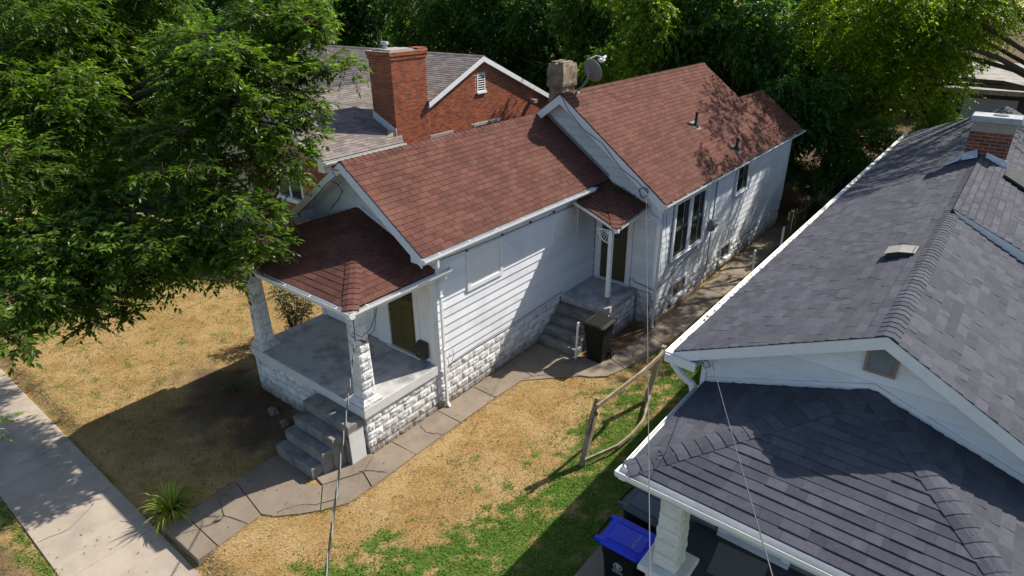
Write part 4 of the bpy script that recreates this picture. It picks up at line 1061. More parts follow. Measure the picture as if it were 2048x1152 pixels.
# gable vent
f = MB().box(bx_ - .03, bx_ + .0, 14.35, 14.40, 4.78, 5.48).box(bx_ - .03, bx_ + .0, 14.80, 14.85, 4.78, 5.48).box(bx_ - .03, bx_, 14.40, 14.80, 5.43, 5.48).box(bx_ - .04, bx_ + .06, 14.30, 14.90, 4.70, 4.778).build('gable_vent', 'white_trim', K)
for k in range(7):
    z = 4.79 + k * .092
    MB().prism([(bx_ - .05, 14.40, z + .06), (bx_ - .012, 14.40, z), (bx_ - .006, 14.40, z + .007), (bx_ - .044, 14.40, z + .067)], (0, .40, 0)).build('louver', 'white_panel', f)
MB().box(bx_ - .019, bx_ - .015, 14.37, 14.83, 4.78, 5.46).build('vent_back', 'lead_black', f)
for (ya, yb, zt) in ((11.45, 12.78, 3.44), (14.05, 15.85, 3.48)):
    f = MB().box(bx_ - .05, bx_ + .02, ya, yb, zt - .1, zt).box(bx_ - .05, bx_ + .02, ya, ya + .07, 1.6, zt - .1).box(bx_ - .05, bx_ + .02, yb - .07, yb, 1.6, zt - .1).build('window', 'sash_gray', K)
    MB().box(bx_ - .03, bx_ - .012, ya + .07, yb - .07, 1.6, zt - .1).build('pane', 'glass', f)
f = MB().box(bx_ - 3.1, bx_ - 1.5, 6.36, 6.44, 2.9, 3.0).box(bx_ - 3.1, bx_ - 3.0, 6.36, 6.44, 1.75, 2.9).box(bx_ - 1.6, bx_ - 1.5, 6.36, 6.44, 1.75, 2.9).box(bx_ - 2.35, bx_ - 2.25, 6.36, 6.44, 1.75, 2.9).box(bx_ - 3.2, bx_ - 1.4, 6.26, 6.44, 1.6, 1.749).build('window', 'white_trim', K)
MB().box(bx_ - 3.0, bx_ - 1.6, 6.39, 6.41, 1.75, 2.9).build('pane', 'glass', f)
# dryer vent hood
MB().tube([(bx_ - .02, 18.08, 3.93), (bx_ + .2, 18.08, 3.93)], .095, 10).prism([(bx_ + .05, 17.95, 4.04), (bx_ + .3, 17.95, 4.04), (bx_ + .3, 17.95, 3.88)], (0, .26, 0)).build('vent_hood', 'galvanized', K)
# chimney
cx0, cx1, cy0, cy1, ct = bx_ - 1.2, bx_ + .012, 9.72, 11.46, 6.66
ck = MB().box(cx0, cx1 - .006, cy0 + .006, cy1, 1.5, ct).build('chimney', 'brick_mortar', K)
bricks(br, ck, (cx1 - .006, 0, 0), (0, 1, 0), (1, 0, 0), [(cy0 + .01, 2.6), (cy1, 2.6), (cy1, ct - .26), (cy0 + .01, ct - .26)], z0=2.6)
bricks(br, ck, (cx0, cy0 + .006, 0), (1, 0, 0), (0, -1, 0), [(0, 2.6), (cx1 - cx0 - .014, 2.6), (cx1 - cx0 - .014, ct - .26), (0, ct - .26)], z0=2.6)
MB().box(cx0 - .04, cx1 + .03, cy0 - .035, cy1 + .03, ct - .26, ct - .13).box(cx0 - .07, cx1 + .06, cy0 - .065, cy1 + .06, ct - .13, ct + .0).build('chimney_corbel', 'brick_mortar', ck)
for (d, za) in ((.032, ct - .255), (.062, ct - .127)):
    bricks(br, ck, (cx1 - .002 + d, 0, 0), (0, 1, 0), (1, 0, 0), [(cy0 - d, za), (cy1 + d, za), (cy1 + d, za + .125), (cy0 - d, za + .125)], z0=za)
    bricks(br, ck, (cx0, cy0 - d - .002, 0), (1, 0, 0), (0, -1, 0), [(-d, za), (cx1 - cx0 + d - .01, za), (cx1 - cx0 + d - .01, za + .125), (-d, za + .125)], z0=za)
MB().prism([(cx0 - .07, cy0 - .065, ct + .001), (cx1 + .06, cy0 - .065, ct + .001), (cx1 + .06, cy1 + .06, ct + .001), (cx0 - .07, cy1 + .06, ct + .001)], (0, 0, .02)).prism([(cx0 + .1, cy0 + .1, ct + .02), (cx1 - .1, cy0 + .1, ct + .02), (cx1 - .1, cy1 - .5, ct + .02), (cx0 + .1, cy1 - .5, ct + .02)], (0, 0, .05)).build('chimney_crown', 'chimney_mortar', ck)
MB().box(cx1 - .3, cx1 + .05, cy1 - .42, cy1 + .05, ct + .022, ct + .085).box(cx1 - .55, cx1 - .31, cy1 - .3, cy1 + .05, ct + .022, ct + .08).build('cap_brick', 'brick', ck)
MB().tube([(cx0 + .45, cy0 + .45, ct + .0), (cx0 + .45, cy0 + .45, ct + .22)], .1, 12).tube([(cx0 + .45, cy0 + .45, ct + .22), (cx0 + .45, cy0 + .45, ct + .24), (cx0 + .45, cy0 + .45, ct + .32)], [.15, .16, .14], 14).build('flue_pipe', 'galvanized', ck)
MB().prism([(cx0 - .03, cy0 - .02, 4.20), (cx1 + .02, cy0 - .02, 3.62), (cx1 + .02, cy0 - .02, 3.98), (cx0 - .03, cy0 - .02, 4.56)], (0, .015, 0)).build('flashing', 'gutter_white', ck)
br.flush(); ts.flush(); hb.flush()

# ================================================================== GRAY-ROOFED NEIGHBOUR
G = thing('gray_roofed_house', 'white sided house with dark gray shingle roof and hipped front porch at right', 'house', (8.2, 8, 0))
gs = Pool('shingle', 'shingles', 'gray_shingle'); gr = Pool('ridge_shingle', 'ridge_shingles', 'gray_shingle')
NX, NZ, RX, RZ, NYF, NYB = 5.60, 3.80, 8.16, 4.945, 1.56, 20.8
MB().prism([(5.95, 1.82, 0), (10.2, 1.82, 0), (10.2, 1.82, 3.65), (RX, 1.82, RZ - .1), (5.95, 1.82, NZ)], (0, NYB - 2.2, 0)).build('wall', 'wall_groove_shade', G)
boards(G, (5.95, 1.82, 0), (1, 0, 0), (0, -1, 0), [(0, .7), (4.2, .7), (4.2, 3.72), (2.21, RZ - .08), (0, NZ + .02)], .72, .23, 'white_siding', holes=[(6.52 - 5.95, 7.72 - 5.95, 0, 2.85)], bot=.02, joint=9)
MB().box(5.945, 6.02, 1.79, 1.82, .6, 3.78).build('corner_board', 'white_trim', G)
dk = deck('roof', [(NX, NYF, NZ), (NX, NYB, NZ), (RX, NYB, RZ), (RX, NYF, RZ)], 'gray_deck', G, .03)
Vn = Vector((RX - NX, 0, RZ - NZ)); Ln = Vn.length
shingles(gs, dk, (NX - .015, NYF - .015, NZ), (0, 1, 0), Vn, [(0, 0), (NYB - NYF, 0), (NYB - NYF, Ln), (0, Ln)], e=.142, lam=True, th=.012)
RP = .55; YS = 7.2
dk2 = deck('roof', [(RX, NYF, RZ), (RX, YS, RZ), (10.75, YS, RZ - RP * 2.59), (10.75, NYF, RZ - RP * 2.59)], 'gray_deck', G, .03)
Vs = Vector((-1, 0, RP)); Ls = Vs.length
shingles(gs, dk2, (10.75, YS, RZ - RP * 2.59), (0, -1, 0), Vs, [(0, 0), (YS - NYF + .015, 0), (YS - NYF + .015, 2.59 * Ls), (0, 2.59 * Ls)], e=.142, lam=True, th=.012)
RP2 = .46
dk3 = deck('roof', [(RX, YS + .05, RZ + .08), (RX, NYB, RZ + .08), (11.2, NYB, RZ + .068 - RP2 * 3.04), (11.2, YS + .05, RZ + .068 - RP2 * 3.04)], 'gray_deck', G, .07)
Vt = Vector((-1, 0, RP2)); Lt = Vt.length
shingles(gs, dk3, (11.2, NYB, RZ - RP2 * 3.04 + .072), (0, -1, 0), Vt, [(0, 0), (NYB - YS, 0), (NYB - YS, 3.04 * Lt), (0, 3.04 * Lt)], e=.142, lam=True, th=.012)
MB().prism([(RX + .0, YS, RZ + .07), (11.2, YS, RZ - RP2 * 3.04 + .06), (11.2, YS, RZ - RP2 * 3.04 - .2), (RX + .25, YS, RZ - .2)], (0, .045, 0)).build('rake_board', 'gutter_white', G)
caps(gr, dk, (RX, NYF, RZ + .01), (RX, 12.3, RZ + .01), (-(RX - NX), 0, -(RZ - NZ)), (1, 0, -RP), w=.14, e=.14, h=.016)
caps(gr, dk, (RX, 12.9, RZ + .01), (RX, NYB, RZ + .01), (-(RX - NX), 0, -(RZ - NZ)), (1, 0, -RP2), w=.14, e=.16, h=.016)
# front rakes
MB().prism([(NX, NYF - .012, NZ - .004), (RX, NYF - .012, RZ - .004), (RX, NYF - .012, RZ - .17), (NX, NYF - .012, NZ - .17)], (0, .04, 0)).build('rake_board', 'gutter_white', G)
MB().prism([(10.75, NYF - .012, RZ - RP * 2.59 - .004), (RX, NYF - .012, RZ - .005), (RX, NYF - .012, RZ - .17), (10.75, NYF - .012, RZ - RP * 2.59 - .17)], (0, .041, 0)).build('rake_board', 'gutter_white', G)
MB().prism([(NX + .1, NYF + .05, NZ - .13), (RX, NYF + .05, RZ - .16), (RX, NYF + .05, RZ - .175), (NX + .1, NYF + .05, NZ - .145)], (0, .21, 0)).build('soffit', 'white_trim', G)
MB().prism([(10.6, NYF + .05, RZ - RP * 2.44 - .16), (RX, NYF + .05, RZ - .16), (RX, NYF + .05, RZ - .175), (10.6, NYF + .05, RZ - RP * 2.44 - .175)], (0, .21, 0)).build('soffit', 'white_trim', G)
MB().box(NX + .01, 5.94, NYF + .05, NYB, NZ - .16, NZ - .14).box(NX - .012, NX + .009, NYF + .04, NYB, NZ - .16, NZ - .06).build('soffit', 'white_trim', G)
g1 = gutter(G, (NX - .014, NYF - .02, NZ - .03), (NX - .014, NYB, NZ - .03), (-1, 0, 0), size=.125, straps=False, debris=.9)
MB().box(NX - .15, NX - .016, NYF - .02, NYB, NZ - .052, NZ - .045).build('gutter_guard', 'gutter_white', g1)
MB().prism([(NX - .13, NYF - .06, NZ - .18), (5.95, NYF - .06, NZ - .2), (5.95, NYF - .06, NZ - .06), (NX - .13, NYF - .06, NZ - .05)], (0, .035, 0)).build('eave_return', 'gutter_white', G)
dsn = [(NX - .07, NYF + .14, NZ - .15), (NX - .06, NYF + .14, NZ - .3), (NX + .10, NYF + .15, NZ - .46), (5.86, NYF + .17, NZ - .56), (5.90, NYF + .17, NZ - .72), (5.90, NYF + .17, .2)]
MB().tube(dsn, .055, 8).build('downspout', 'gutter_white', G)
for k in range(12):   # ribs of the elbow
    t = k / 11.0; i = min(3, int(t * 3.999) + 0); fr = t * 3.999 - i
    p = Vector(dsn[i]).lerp(Vector(dsn[i + 1]), fr); q = Vector(dsn[i + 1]) - Vector(dsn[i]); q.normalize()
    MB().tube([p - q * .006, p + q * .006], .061, 8).build('elbow_rib', 'gutter_white', G)
# gable vent
gv = MB().box(7.97, 8.33, 1.755, 1.80, 4.31, 4.35).box(7.97, 8.33, 1.755, 1.80, 4.65, 4.69).box(7.97, 8.01, 1.755, 1.80, 4.35, 4.65).box(8.29, 8.33, 1.755, 1.80, 4.35, 4.65).build('gable_vent', 'vent_tan', G)
for k in range(8):
    z = 4.355 + k * .037
    MB().prism([(8.01, 1.76, z), (8.01, 1.80, z + .032), (8.01, 1.80, z + .037), (8.01, 1.76, z + .005)], (.28, 0, 0)).build('louver', 'sash_gray', gv)
MB().box(8.01, 8.29, 1.797, 1.80, 4.35, 4.65).build('vent_back', 'lead_black', gv)
# box vent on the left slope
zr = NZ + (7.72 - NX) * (RZ - NZ) / (RX - NX)
def lz(x): return NZ + (x - NX) * (RZ - NZ) / (RX - NX)
bv = MB().prism([(7.58, 4.76, lz(7.58) + .02), (7.93, 4.76, lz(7.93) + .02), (7.93, 4.76, lz(7.93) + .07), (7.74, 4.76, lz(7.74) + .12), (7.58, 4.76, lz(7.58) + .13)], (0, .34, 0)).build('roof_vent', 'lead_black', G)
MB().prism([(7.55, 4.74, lz(7.58) + .125), (7.74, 4.74, lz(7.74) + .128), (7.96, 4.74, lz(7.96) + .06), (7.96, 4.74, lz(7.96) + .052), (7.74, 4.74, lz(7.74) + .121), (7.55, 4.74, lz(7.58) + .118)], (0, .38, 0)).build('vent_hood', 'vent_top', bv)
# chimney astride the ridge
c0, c1, d0, d1, ct = 7.82, 8.66, 12.3, 12.85, 5.88
nk = MB().box(c0 + .006, c1 - .006, d0 + .006, d1, 4.5, ct - .34).build('chimney', 'chimney_mortar', G)
cb = Pool('brick', 'bricks', 'chimney_brick')
bricks(cb, nk, (c0, d0 + .006, 0), (1, 0, 0), (0, -1, 0), [(0.01, 4.75), (c1 - c0 - .01, 4.75), (c1 - c0 - .01, ct - .34), (0.01, ct - .34)], z0=4.75, j=.018, bh=.062, bw=.225, d=.012)
bricks(cb, nk, (c0 + .006, d0, 0), (0, 1, 0), (-1, 0, 0), [(0.01, 4.6), (d1 - d0, 4.6), (d1 - d0, ct - .34), (0.01, ct - .34)], z0=4.6, j=.018, bh=.062, bw=.225, d=.012)
cb.flush()
MB().box(c0 - .005, c1 + .005, d0 - .005, d1 + .005, ct - .338, ct - .11).build('chimney_collar', 'chimney_mortar', nk)
MB().bbox(c0 - .06, c1 + .06, d0 - .06, d1 + .06, ct - .11, ct + .02, .015).build('chimney_cap', 'cap_gray', nk)
MB().tube([(8.3, 12.58, ct + .02), (8.3, 12.58, ct + .035)], [.16, .15], 14).build('flue', 'lead_black', nk)
MB().prism([(c0 - .02, d0 - .05, lz(c0) + .05), (RX - .05, d0 - .12, RZ + .03), (RX - .1, d0 - .02, RZ + .19), (c0 - .02, d0 - .01, lz(c0) + .22)], (0, .02, 0)).prism([(c0 - .3, d0 - .2, lz(c0 - .3) + .03), (c0 - .05, d0 - .12, lz(c0) + .05), (c0 - .02, d0 + .1, lz(c0) + .2), (c0 - .3, d0 + .1, lz(c0 - .3) + .04)], (0, 0, .012)).prism([(RX + .1, d0 - .06, RZ - .0), (c1 + .08, d0 - .05, RZ - .2), (c1 + .02, d0 - .012, RZ + .0), (RX + .1, d0 - .012, RZ + .14)], (0, .02, 0)).build('flashing', 'galvanized', nk)
MB().prism([(8.72, 11.3, 4.80), (9.35, 11.0, 4.53), (9.5, 11.7, 4.46), (9.2, 12.1, 4.60), (8.75, 12.1, 4.80)], (.0, .0, .05)).build('metal_patch', 'lead_gray', G)
MB().tube([(8.2, 15.5, RZ + .02), (8.2, 15.5, RZ + .2), (8.2, 15.5, RZ + .3)], [.16, .16, .05], 14).build('turbine_vent', 'gray_metal', G)
# porch roof
nA = Vector((6.03, -.56, 3.31)); nB = Vector((10.3, -.56, 3.31)); nC = Vector((6.03, 1.8, 3.31)); nD = Vector((10.3, 1.8, 3.31)); nP = Vector((8.14, 1.8, 4.04))
p1 = deck('porch_roof', [nA, nB, nP], 'gray_deck', G, .05)
tri_shingles(gs, p1, nA + Vector((0, -.015, .004)), nB + Vector((0, -.015, .004)), nP, e=.142, lam=True, th=.007)
p2 = deck('porch_roof', [nC, nA, nP], 'gray_deck', G, .05)
tri_shingles(gs, p2, nC + Vector((-.015, 0, .004)), nA + Vector((-.015, 0, .004)), nP, e=.142, lam=True, th=.007)
p3 = deck('porch_roof', [nB, nD, nP], 'gray_deck', G, .05)
tri_shingles(gs, p3, nB + Vector((.015, 0, .004)), nD + Vector((.015, 0, .004)), nP, e=.142, lam=True, th=.007)
n1_ = (nB - nA).cross(nP - nA); n2_ = (nA - nC).cross(nP - nC); n3_ = (nD - nB).cross(nP - nB)
hip(gr, p1, nA + Vector((0, 0, .006)), nP + Vector((0, 0, .006)), n1_ * (1 if n1_.z > 0 else -1), n2_ * (1 if n2_.z > 0 else -1), w=.15, e=.15, h=.016)
hip(gr, p3, nB + Vector((0, 0, .006)), nP + Vector((0, 0, .006)), n1_ * (1 if n1_.z > 0 else -1), n3_ * (1 if n3_.z > 0 else -1), w=.15, e=.15, h=.016)
MB().prism([(6.05, 1.785, 3.36), (8.14, 1.785, 4.09), (10.25, 1.785, 3.36), (10.25, 1.785, 3.42), (8.14, 1.785, 4.15), (6.05, 1.785, 3.42)], (0, .012, 0)).build('flashing', 'white_trim', G)
MB().box(6.04, 10.29, -.54, -.52, 3.1, 3.25).box(6.04, 6.06, -.519, 1.78, 3.1, 3.25).build('fascia', 'white_trim', G)
MB().box(6.07, 10.25, -.51, 1.78, 3.11, 3.125).build('porch_ceiling', 'white_trim', G)
g2 = gutter(G, (5.92, -.555, 3.275), (10.4, -.555, 3.275), (0, -1, 0), size=.12, straps=False)
g3 = gutter(G, (6.045, -.66, 3.275), (6.045, 1.7, 3.275), (-1, 0, 0), size=.11, straps=False)
gs.flush(); gr.flush()
# porch floor, pedestal, column, door, mat
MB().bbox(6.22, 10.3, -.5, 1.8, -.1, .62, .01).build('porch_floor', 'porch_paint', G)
rock_shaft(G, 6.58, -.24, .62, 1.72, .21, .21, 4, 'neighbor_block', .03, 'pedestal_block')
MB().bbox(6.28, 6.88, -.54, .06, 1.72, 1.80, .015).build('pedestal_cap', 'neighbor_block', G)
rock_shaft(G, 6.58, -.24, 1.80, 3.11, .155, .135, 6, 'neighbor_block', .028)
dn = door(G, (6.72, 1.797, .68), (1, 0, 0), (0, -1, 0), .86, 2.0, 0, 0, 'white_panel', lights=0, trim=.13)
MB().box(6.84, 7.46, 1.792, 1.80, .9, 2.5).build('storm_glass', 'blind', dn)
t = thing('porch_mat', 'gray mat lying on the dark porch floor below the white door', 'mat', (7.1, 1.2, .62))
MB().add([(6.68, 1.62, .622), (6.75, .95, .622), (7.5, 1.0, .622), (7.45, 1.65, .622), (6.68, 1.62, .634), (6.75, .95, .634), (7.5, 1.0, .634), (7.45, 1.65, .634)], [(4, 5, 6, 7), (0, 1, 5, 4), (1, 2, 6, 5), (2, 3, 7, 6), (3, 0, 4, 7)]).build('mat_body', 'mat_gray', t)

# ================================================================== GARAGE AND FAR HOUSE
t = thing('garage', 'low dark garage with flat pale gray roof among the trees at the back right', 'garage', (9, 48, 0))
MB().box(4.6, 16, 44.3, 54, 0, 2.6).build('wall', 'garage_wall', t)
MB().prism([(4.2, 43.8, 2.62), (16.4, 43.8, 2.62), (16.4, 55, 3.3), (4.2, 55, 3.3)], (0, 0, .14)).build('roof', 'garage_roof', t)
MB().box(4.2, 16.4, 43.74, 43.79, 2.5, 2.78).build('fascia', 'weathered_wood', t)
MB().box(5.4, 8.2, 44.22, 44.29, 0, 2.2).build('door', 'sash_gray', t)
for (nm, lb, x0, y0, w_, d_, h_) in (('far_house', 'pale far house with gray roof glimpsed behind the left trees', -44, 24, 9, 9, 5.0),
                                    ('far_house', 'white far house glimpsed between trunks behind the brick house', -27, 37, 10, 8, 5.2)):
    t = thing(nm, lb, 'house', (x0 + w_ / 2, y0 + d_ / 2, 0))
    MB().box(x0, x0 + w_, y0, y0 + d_, 0, h_ - 1.6).build('wall', 'far_wall', t)
    MB().prism([(x0 - .4, y0 - .4, h_ - 1.6), (x0 + w_ + .4, y0 - .4, h_ - 1.6), (x0 + w_ / 2, y0 - .4, h_ + .6)], (0, d_ + .8, 0)).build('roof', 'far_roof', t)
    for k in range(3):
        xx = x0 + 1.2 + k * 2.8
        MB().box(xx, xx + 1, y0 - .03, y0 - .005, 1.2, 2.7).build('window', 'glass', t)

# ================================================================== TRASH CARTS
def cart(label, loc, rot, mb_, ml_, emblem=False, lidtext=None):
    t = thing('trash_cart', label, 'trash cart', (0, 0, 0), 'wheeled trash carts')
    def ring(x0, x1, y, z, c=.05):
        return [(x0 + c, -y, z), (x1 - c, -y, z), (x1, -y + c, z), (x1, y - c, z), (x1 - c, y, z), (x0 + c, y, z), (x0, y - c, z), (x0, -y + c, z)]
    L = [ring(-.22, .25, .22, .03), ring(-.235, .265, .225, .2), ring(-.27, .31, .265, .82), ring(-.285, .325, .28, .83), ring(-.29, .33, .282, 1.0), ring(-.315, .355, .305, 1.0), ring(-.315, .355, .305, 1.035)]
    v = [p for r in L for p in r]; f = []
    for l in range(len(L) - 1):
        for k in range(8): f.append((l * 8 + k, l * 8 + (k + 1) % 8, l * 8 + 8 + (k + 1) % 8, l * 8 + 8 + k))
    f.append(tuple(range(7, -1, -1))); f.append(tuple(range((len(L) - 1) * 8, len(L) * 8)))
    b = MB().add(v, f).build('body', mb_, t)
    for k in range(6):       # gripping slots under the rim
        for s in (-1, 1):
            MB().box(-.2 + k * .085, -.16 + k * .085, s * .285 - .006, s * .285 + .006, .86, .97).build('rim_rib', mb_, b)
        MB().box(.318, .338, -.22 + k * .08, -.185 + k * .08, .86, .97).build('rim_rib', mb_, b)
    MB().tube([(.27, -.2, .62), (.30, -.2, .62), (.30, .2, .62), (.27, .2, .62)], .015, 6).build('catch_bar', mb_, b)
    # lid
    LL = [ring(-.34, .375, .32, 1.036, .06), ring(-.345, .385, .325, 1.062, .06), ring(-.33, .36, .305, 1.085, .07), ring(-.25, .31, .24, 1.105, .06), ring(-.24, .30, .23, 1.10, .06)]
    v = [p for r in LL for p in r]; f = []
    for l in range(len(LL) - 1):
        for k in range(8): f.append((l * 8 + k, l * 8 + (k + 1) % 8, l * 8 + 8 + (k + 1) % 8, l * 8 + 8 + k))
    f.append(tuple(range(7, -1, -1))); f.append(tuple(range((len(LL) - 1) * 8, len(LL) * 8)))
    lid = MB().add(v, f).build('lid', ml_, t)
    for s in (-1, 1):
        MB().prism([(-.40, s * .25 - .035, 1.0), (-.40, s * .25 - .035, 1.07), (-.28, s * .25 - .035, 1.10), (-.2, s * .25 - .035, 1.09), (-.2, s * .25 - .035, 1.05)], (0, .07, 0)).build('hinge', ml_, lid)
        MB().box(-.22, .30, s * .19 - .012, s * .19 + .012, 1.096, 1.113).build('lid_rib', ml_, lid)
    MB().tube([(-.31, -.27, 1.0), (-.42, -.27, 1.01), (-.42, .27, 1.01), (-.31, .27, 1.0)], .016, 8).build('handle', mb_, t)
    for s in (-1, 1):
        w_ = MB().tube([(-.24, s * .26, .125), (-.24, s * .31, .125)], .125, 18).build('wheel', 'rubber', t)
        MB().tube([(-.24, s * .308, .125), (-.24, s * .314, .125)], .085, 14).build('hub', 'gray_metal', w_)
        for k in range(5):
            a = 2 * math.pi * k / 5
            MB().tube([(-.24, s * .316, .125), (-.24 + .08 * math.cos(a), s * .316, .125 + .08 * math.sin(a))], .013, 4).build('spoke', 'rubber', w_)
    MB().tube([(-.24, -.27, .125), (-.24, .27, .125)], .012, 6).build('axle', 'gray_metal', t)
    if emblem:
        yb = -.268; z0 = .70; x0 = .02
        em = MB()
        def disc(r0, r1, a0=0, a1=2 * math.pi, n=20, cx=x0, cz=z0, sx=1.0):
            vv = []; ff = []
            for k in range(n + 1):
                a = a0 + (a1 - a0) * k / n
                for r in (r0, r1):
                    zz = cz + r * math.sin(a); vv.append((cx + sx * r * math.cos(a), -.2575 - .06 * (zz - .62) - .006, zz))
            for k in range(n): ff.append((2 * k, 2 * k + 1, 2 * k + 3, 2 * k + 2))
            em.add(vv, ff)
        disc(.060, .075); disc(.0, .014)
        for a in (math.pi / 2, math.pi / 2 + .8, math.pi / 2 - .8): disc(.0, .024, n=10, cx=x0 + .032 * math.cos(a), cz=z0 + .032 * math.sin(a), sx=.6)
        for a in (-math.pi / 2, -math.pi / 2 + .7, -math.pi / 2 - .7): disc(.0, .018, n=8, cx=x0 + .030 * math.cos(a), cz=z0 + .030 * math.sin(a), sx=.6)
        for (zz, hh, n) in ((z0 - .115, .022, 9), (z0 - .145, .014, 11)):
            for k in range(n):
                xa = x0 - .09 + .18 * k / n
                em.add([(xa, -.2575 - .06 * (zz - .62) - .006, zz), (xa + .18 / n * .75, -.2575 - .06 * (zz - .62) - .006, zz), (xa + .18 / n * .75, -.2575 - .06 * (zz + hh - .62) - .006, zz + hh), (xa, -.2575 - .06 * (zz + hh - .62) - .006, zz + hh)], [(0, 1, 2, 3)])
        em.build('emblem', 'emblem', b)
    if lidtext:
        cu = bpy.data.curves.new('text', 'FONT'); cu.body = lidtext; cu.size = .055; cu.align_x = 'CENTER'
        to = bpy.data.objects.new('text', cu); COL.objects.link(to)
        bpy.context.view_layer.update()
        me = bpy.data.meshes.new_from_object(to.evaluated_get(bpy.context.evaluated_depsgraph_get()))
        bpy.data.objects.remove(to)
        me.name = 'lid_lettering'; me.materials.clear(); me.materials.append(MATS['emblem'])
        o = bpy.data.objects.new('lid_lettering', me); COL.objects.link(o); o.parent = lid
        o.location = (.19, 0, 1.1035); o.rotation_euler = (0, 0, math.pi / 2)
    t.location = loc; t.rotation_euler = (0, 0, rot)
    return t
cart('black lidded trash cart standing by the concrete side steps', (1.70, 6.10, 0.02), -math.pi / 2 + .03, 'black_plastic', 'black_plastic')
cart('trash cart with bright blue lid beside the neighbour porch column', (5.66, .38, 0.026), .02, 'black_plastic', 'blue_plastic', True, 'RECYCLING')
cart('trash cart with dark slate lid behind the blue lidded cart', (5.58, 1.20, 0.01), -.05, 'black_plastic', 'slate_plastic')

# ================================================================== FENCES AND POSTS
t = thing('rail_fence', 'short leaning wooden rail fence with two posts on the lawn', 'fence', (3.57, 3.8, 0))
def post(par, base, top, s, name='post', m='weathered_wood'):
    b = Vector(base); tp = Vector(top)
    v = [b + Vector((x, y, 0)) for x, y in ((-s, -s), (s, -s), (s, s), (-s, s))] + [tp + Vector((x, y, 0)) for x, y in ((-s, -s), (s, -s), (s, s), (-s, s))]
    return MB().add(v, [(3, 2, 1, 0), (4, 5, 6, 7)] + [(i, (i + 1) % 4, (i + 1) % 4 + 4, i + 4) for i in range(4)]).build(name, m, par)
post(t, (3.585, 2.41, -.1), (3.68, 2.64, 1.2), .055)
post(t, (3.62, 2.50, .75), (3.705, 2.70, 1.52), .04)
post(t, (3.56, 5.12, -.1), (3.80, 5.33, 1.48), .05)
def rail(par, pts, hw, hh, name='rail'):
    P = [Vector(p) for p in pts]; v = []; f = []
    for p in P: v += [p + Vector((-hw, 0, -hh)), p + Vector((hw, 0, -hh)), p + Vector((hw, 0, hh)), p + Vector((-hw, 0, hh))]
    for i in range(len(P) - 1):
        for k in range(4): f.append((i * 4 + k, i * 4 + (k + 1) % 4, i * 4 + 4 + (k + 1) % 4, i * 4 + 4 + k))
    f += [(3, 2, 1, 0), tuple(range(len(v) - 4, len(v)))]
    MB().add(v, f).build(name, 'weathered_wood', par)
rail(t, [(3.78, 2.55, 1.43), (3.84, 3.3, 1.44), (3.90, 4.2, 1.44), (3.87, 5.0, 1.40), (3.80, 5.42, 1.38)], .02, .045)
rail(t, [(3.66, 2.40, .16), (3.95, 3.2, .15), (4.0, 3.7, .16), (3.96, 4.3, .15), (3.66, 5.18, .16)], .02, .04)
t = thing('picket_fence', 'dark weathered picket fence along the back yard', 'fence', (3.4, 20, 0))
for k in range(58):
    yy = 15.6 + k * .155; xx = 3.32 + .006 * k + random.uniform(-.015, .015); h = 1.75 + random.uniform(-.1, .08); ln = random.uniform(-.04, .06)
    MB().prism([(xx, yy, -.05), (xx, yy + .125, -.05), (xx + ln, yy + .125 + ln, h - .06), (xx + ln, yy + .063 + ln, h), (xx + ln, yy + ln, h - .06)], (-.018, 0, 0), random.random()).build('picket', 'picket_wood', t)
for z in (.4, 1.4): MB().prism([(3.335, 15.6, z), (3.68, 24.6, z), (3.68, 24.6, z + .08), (3.335, 15.6, z + .08)], (.04, 0, 0)).build('rail', 'picket_wood', t)
for k in range(4): MB().box(3.38 + .1 * k, 3.47 + .1 * k, 15.6 + 2.9 * k, 15.69 + 2.9 * k, 0, 1.8).build('post', 'picket_wood', t)
MB().box(3.27, 3.33, 15.42, 15.52, -.05, 1.25).build('white_post', 'white_trim', t)
o = MB().box(-.04, .04, -.04, .04, -.1, .92).prism([(-.04, -.04, .92), (.04, -.04, .92), (0, -.04, .97)], (0, .08, 0)).build('white_stake', 'white_trim', loc=(0, 0, 0), label='short white stake beside the long side path', cat='stake'); o.location = (3.05, 13.6, 0); o.rotation_euler = (.05, -.05, .3)
o = MB().tube([(0, 0, -.1), (.035, 0, 1.05), (.035, 0, 1.09)], [.03, .03, .034], 10).build('hand_rail_post', 'white_trim', loc=(0, 0, 0), label='bare white pole standing at the foot of the side steps', cat='pole'); o.location = (1.28, 5.70, 0)

# ================================================================== CABLES
def cable(name, pts, r, m, label, sag=0.0, n=24, twist=None):
    A, B = Vector(pts[0]), Vector(pts[1])
    L = [A.lerp(B, i / n) - Vector((0, 0, sag * 4 * (i / n) * (1 - i / n))) for i in range(n + 1)]
    if not twist:
        return MB().tube(L, r, 6).build(name, m, loc=tuple(A), label=label, cat='cable')
    t = thing(name, label, 'cable', tuple(A))
    d = (B - A).normalized(); a = d.cross(Vector((0, 0, 1))).normalized(); b = a.cross(d)
    N = 260; T = (B - A).length * 1.6
    for j, mm in enumerate(twist):
        ph = j * 2 * math.pi / len(twist); P = []
        for i in range(N + 1):
            s = i / N; q = 2 * math.pi * T * s + ph
            P.append(A.lerp(B, s) - Vector((0, 0, sag * 4 * s * (1 - s))) + (a * math.cos(q) + b * math.sin(q)) * r * .95)
        MB().tube(P, r, 5).build('strand', mm, t)
    return t
c1 = cable('service_cable', [(.30, -.22, 2.98), (8.3, -6.75, 5.55)], .0068, '', 'thick twisted black and gray service cable tied to the porch corner', .10, twist=('cable_black', 'cable_black', 'cable_gray'))
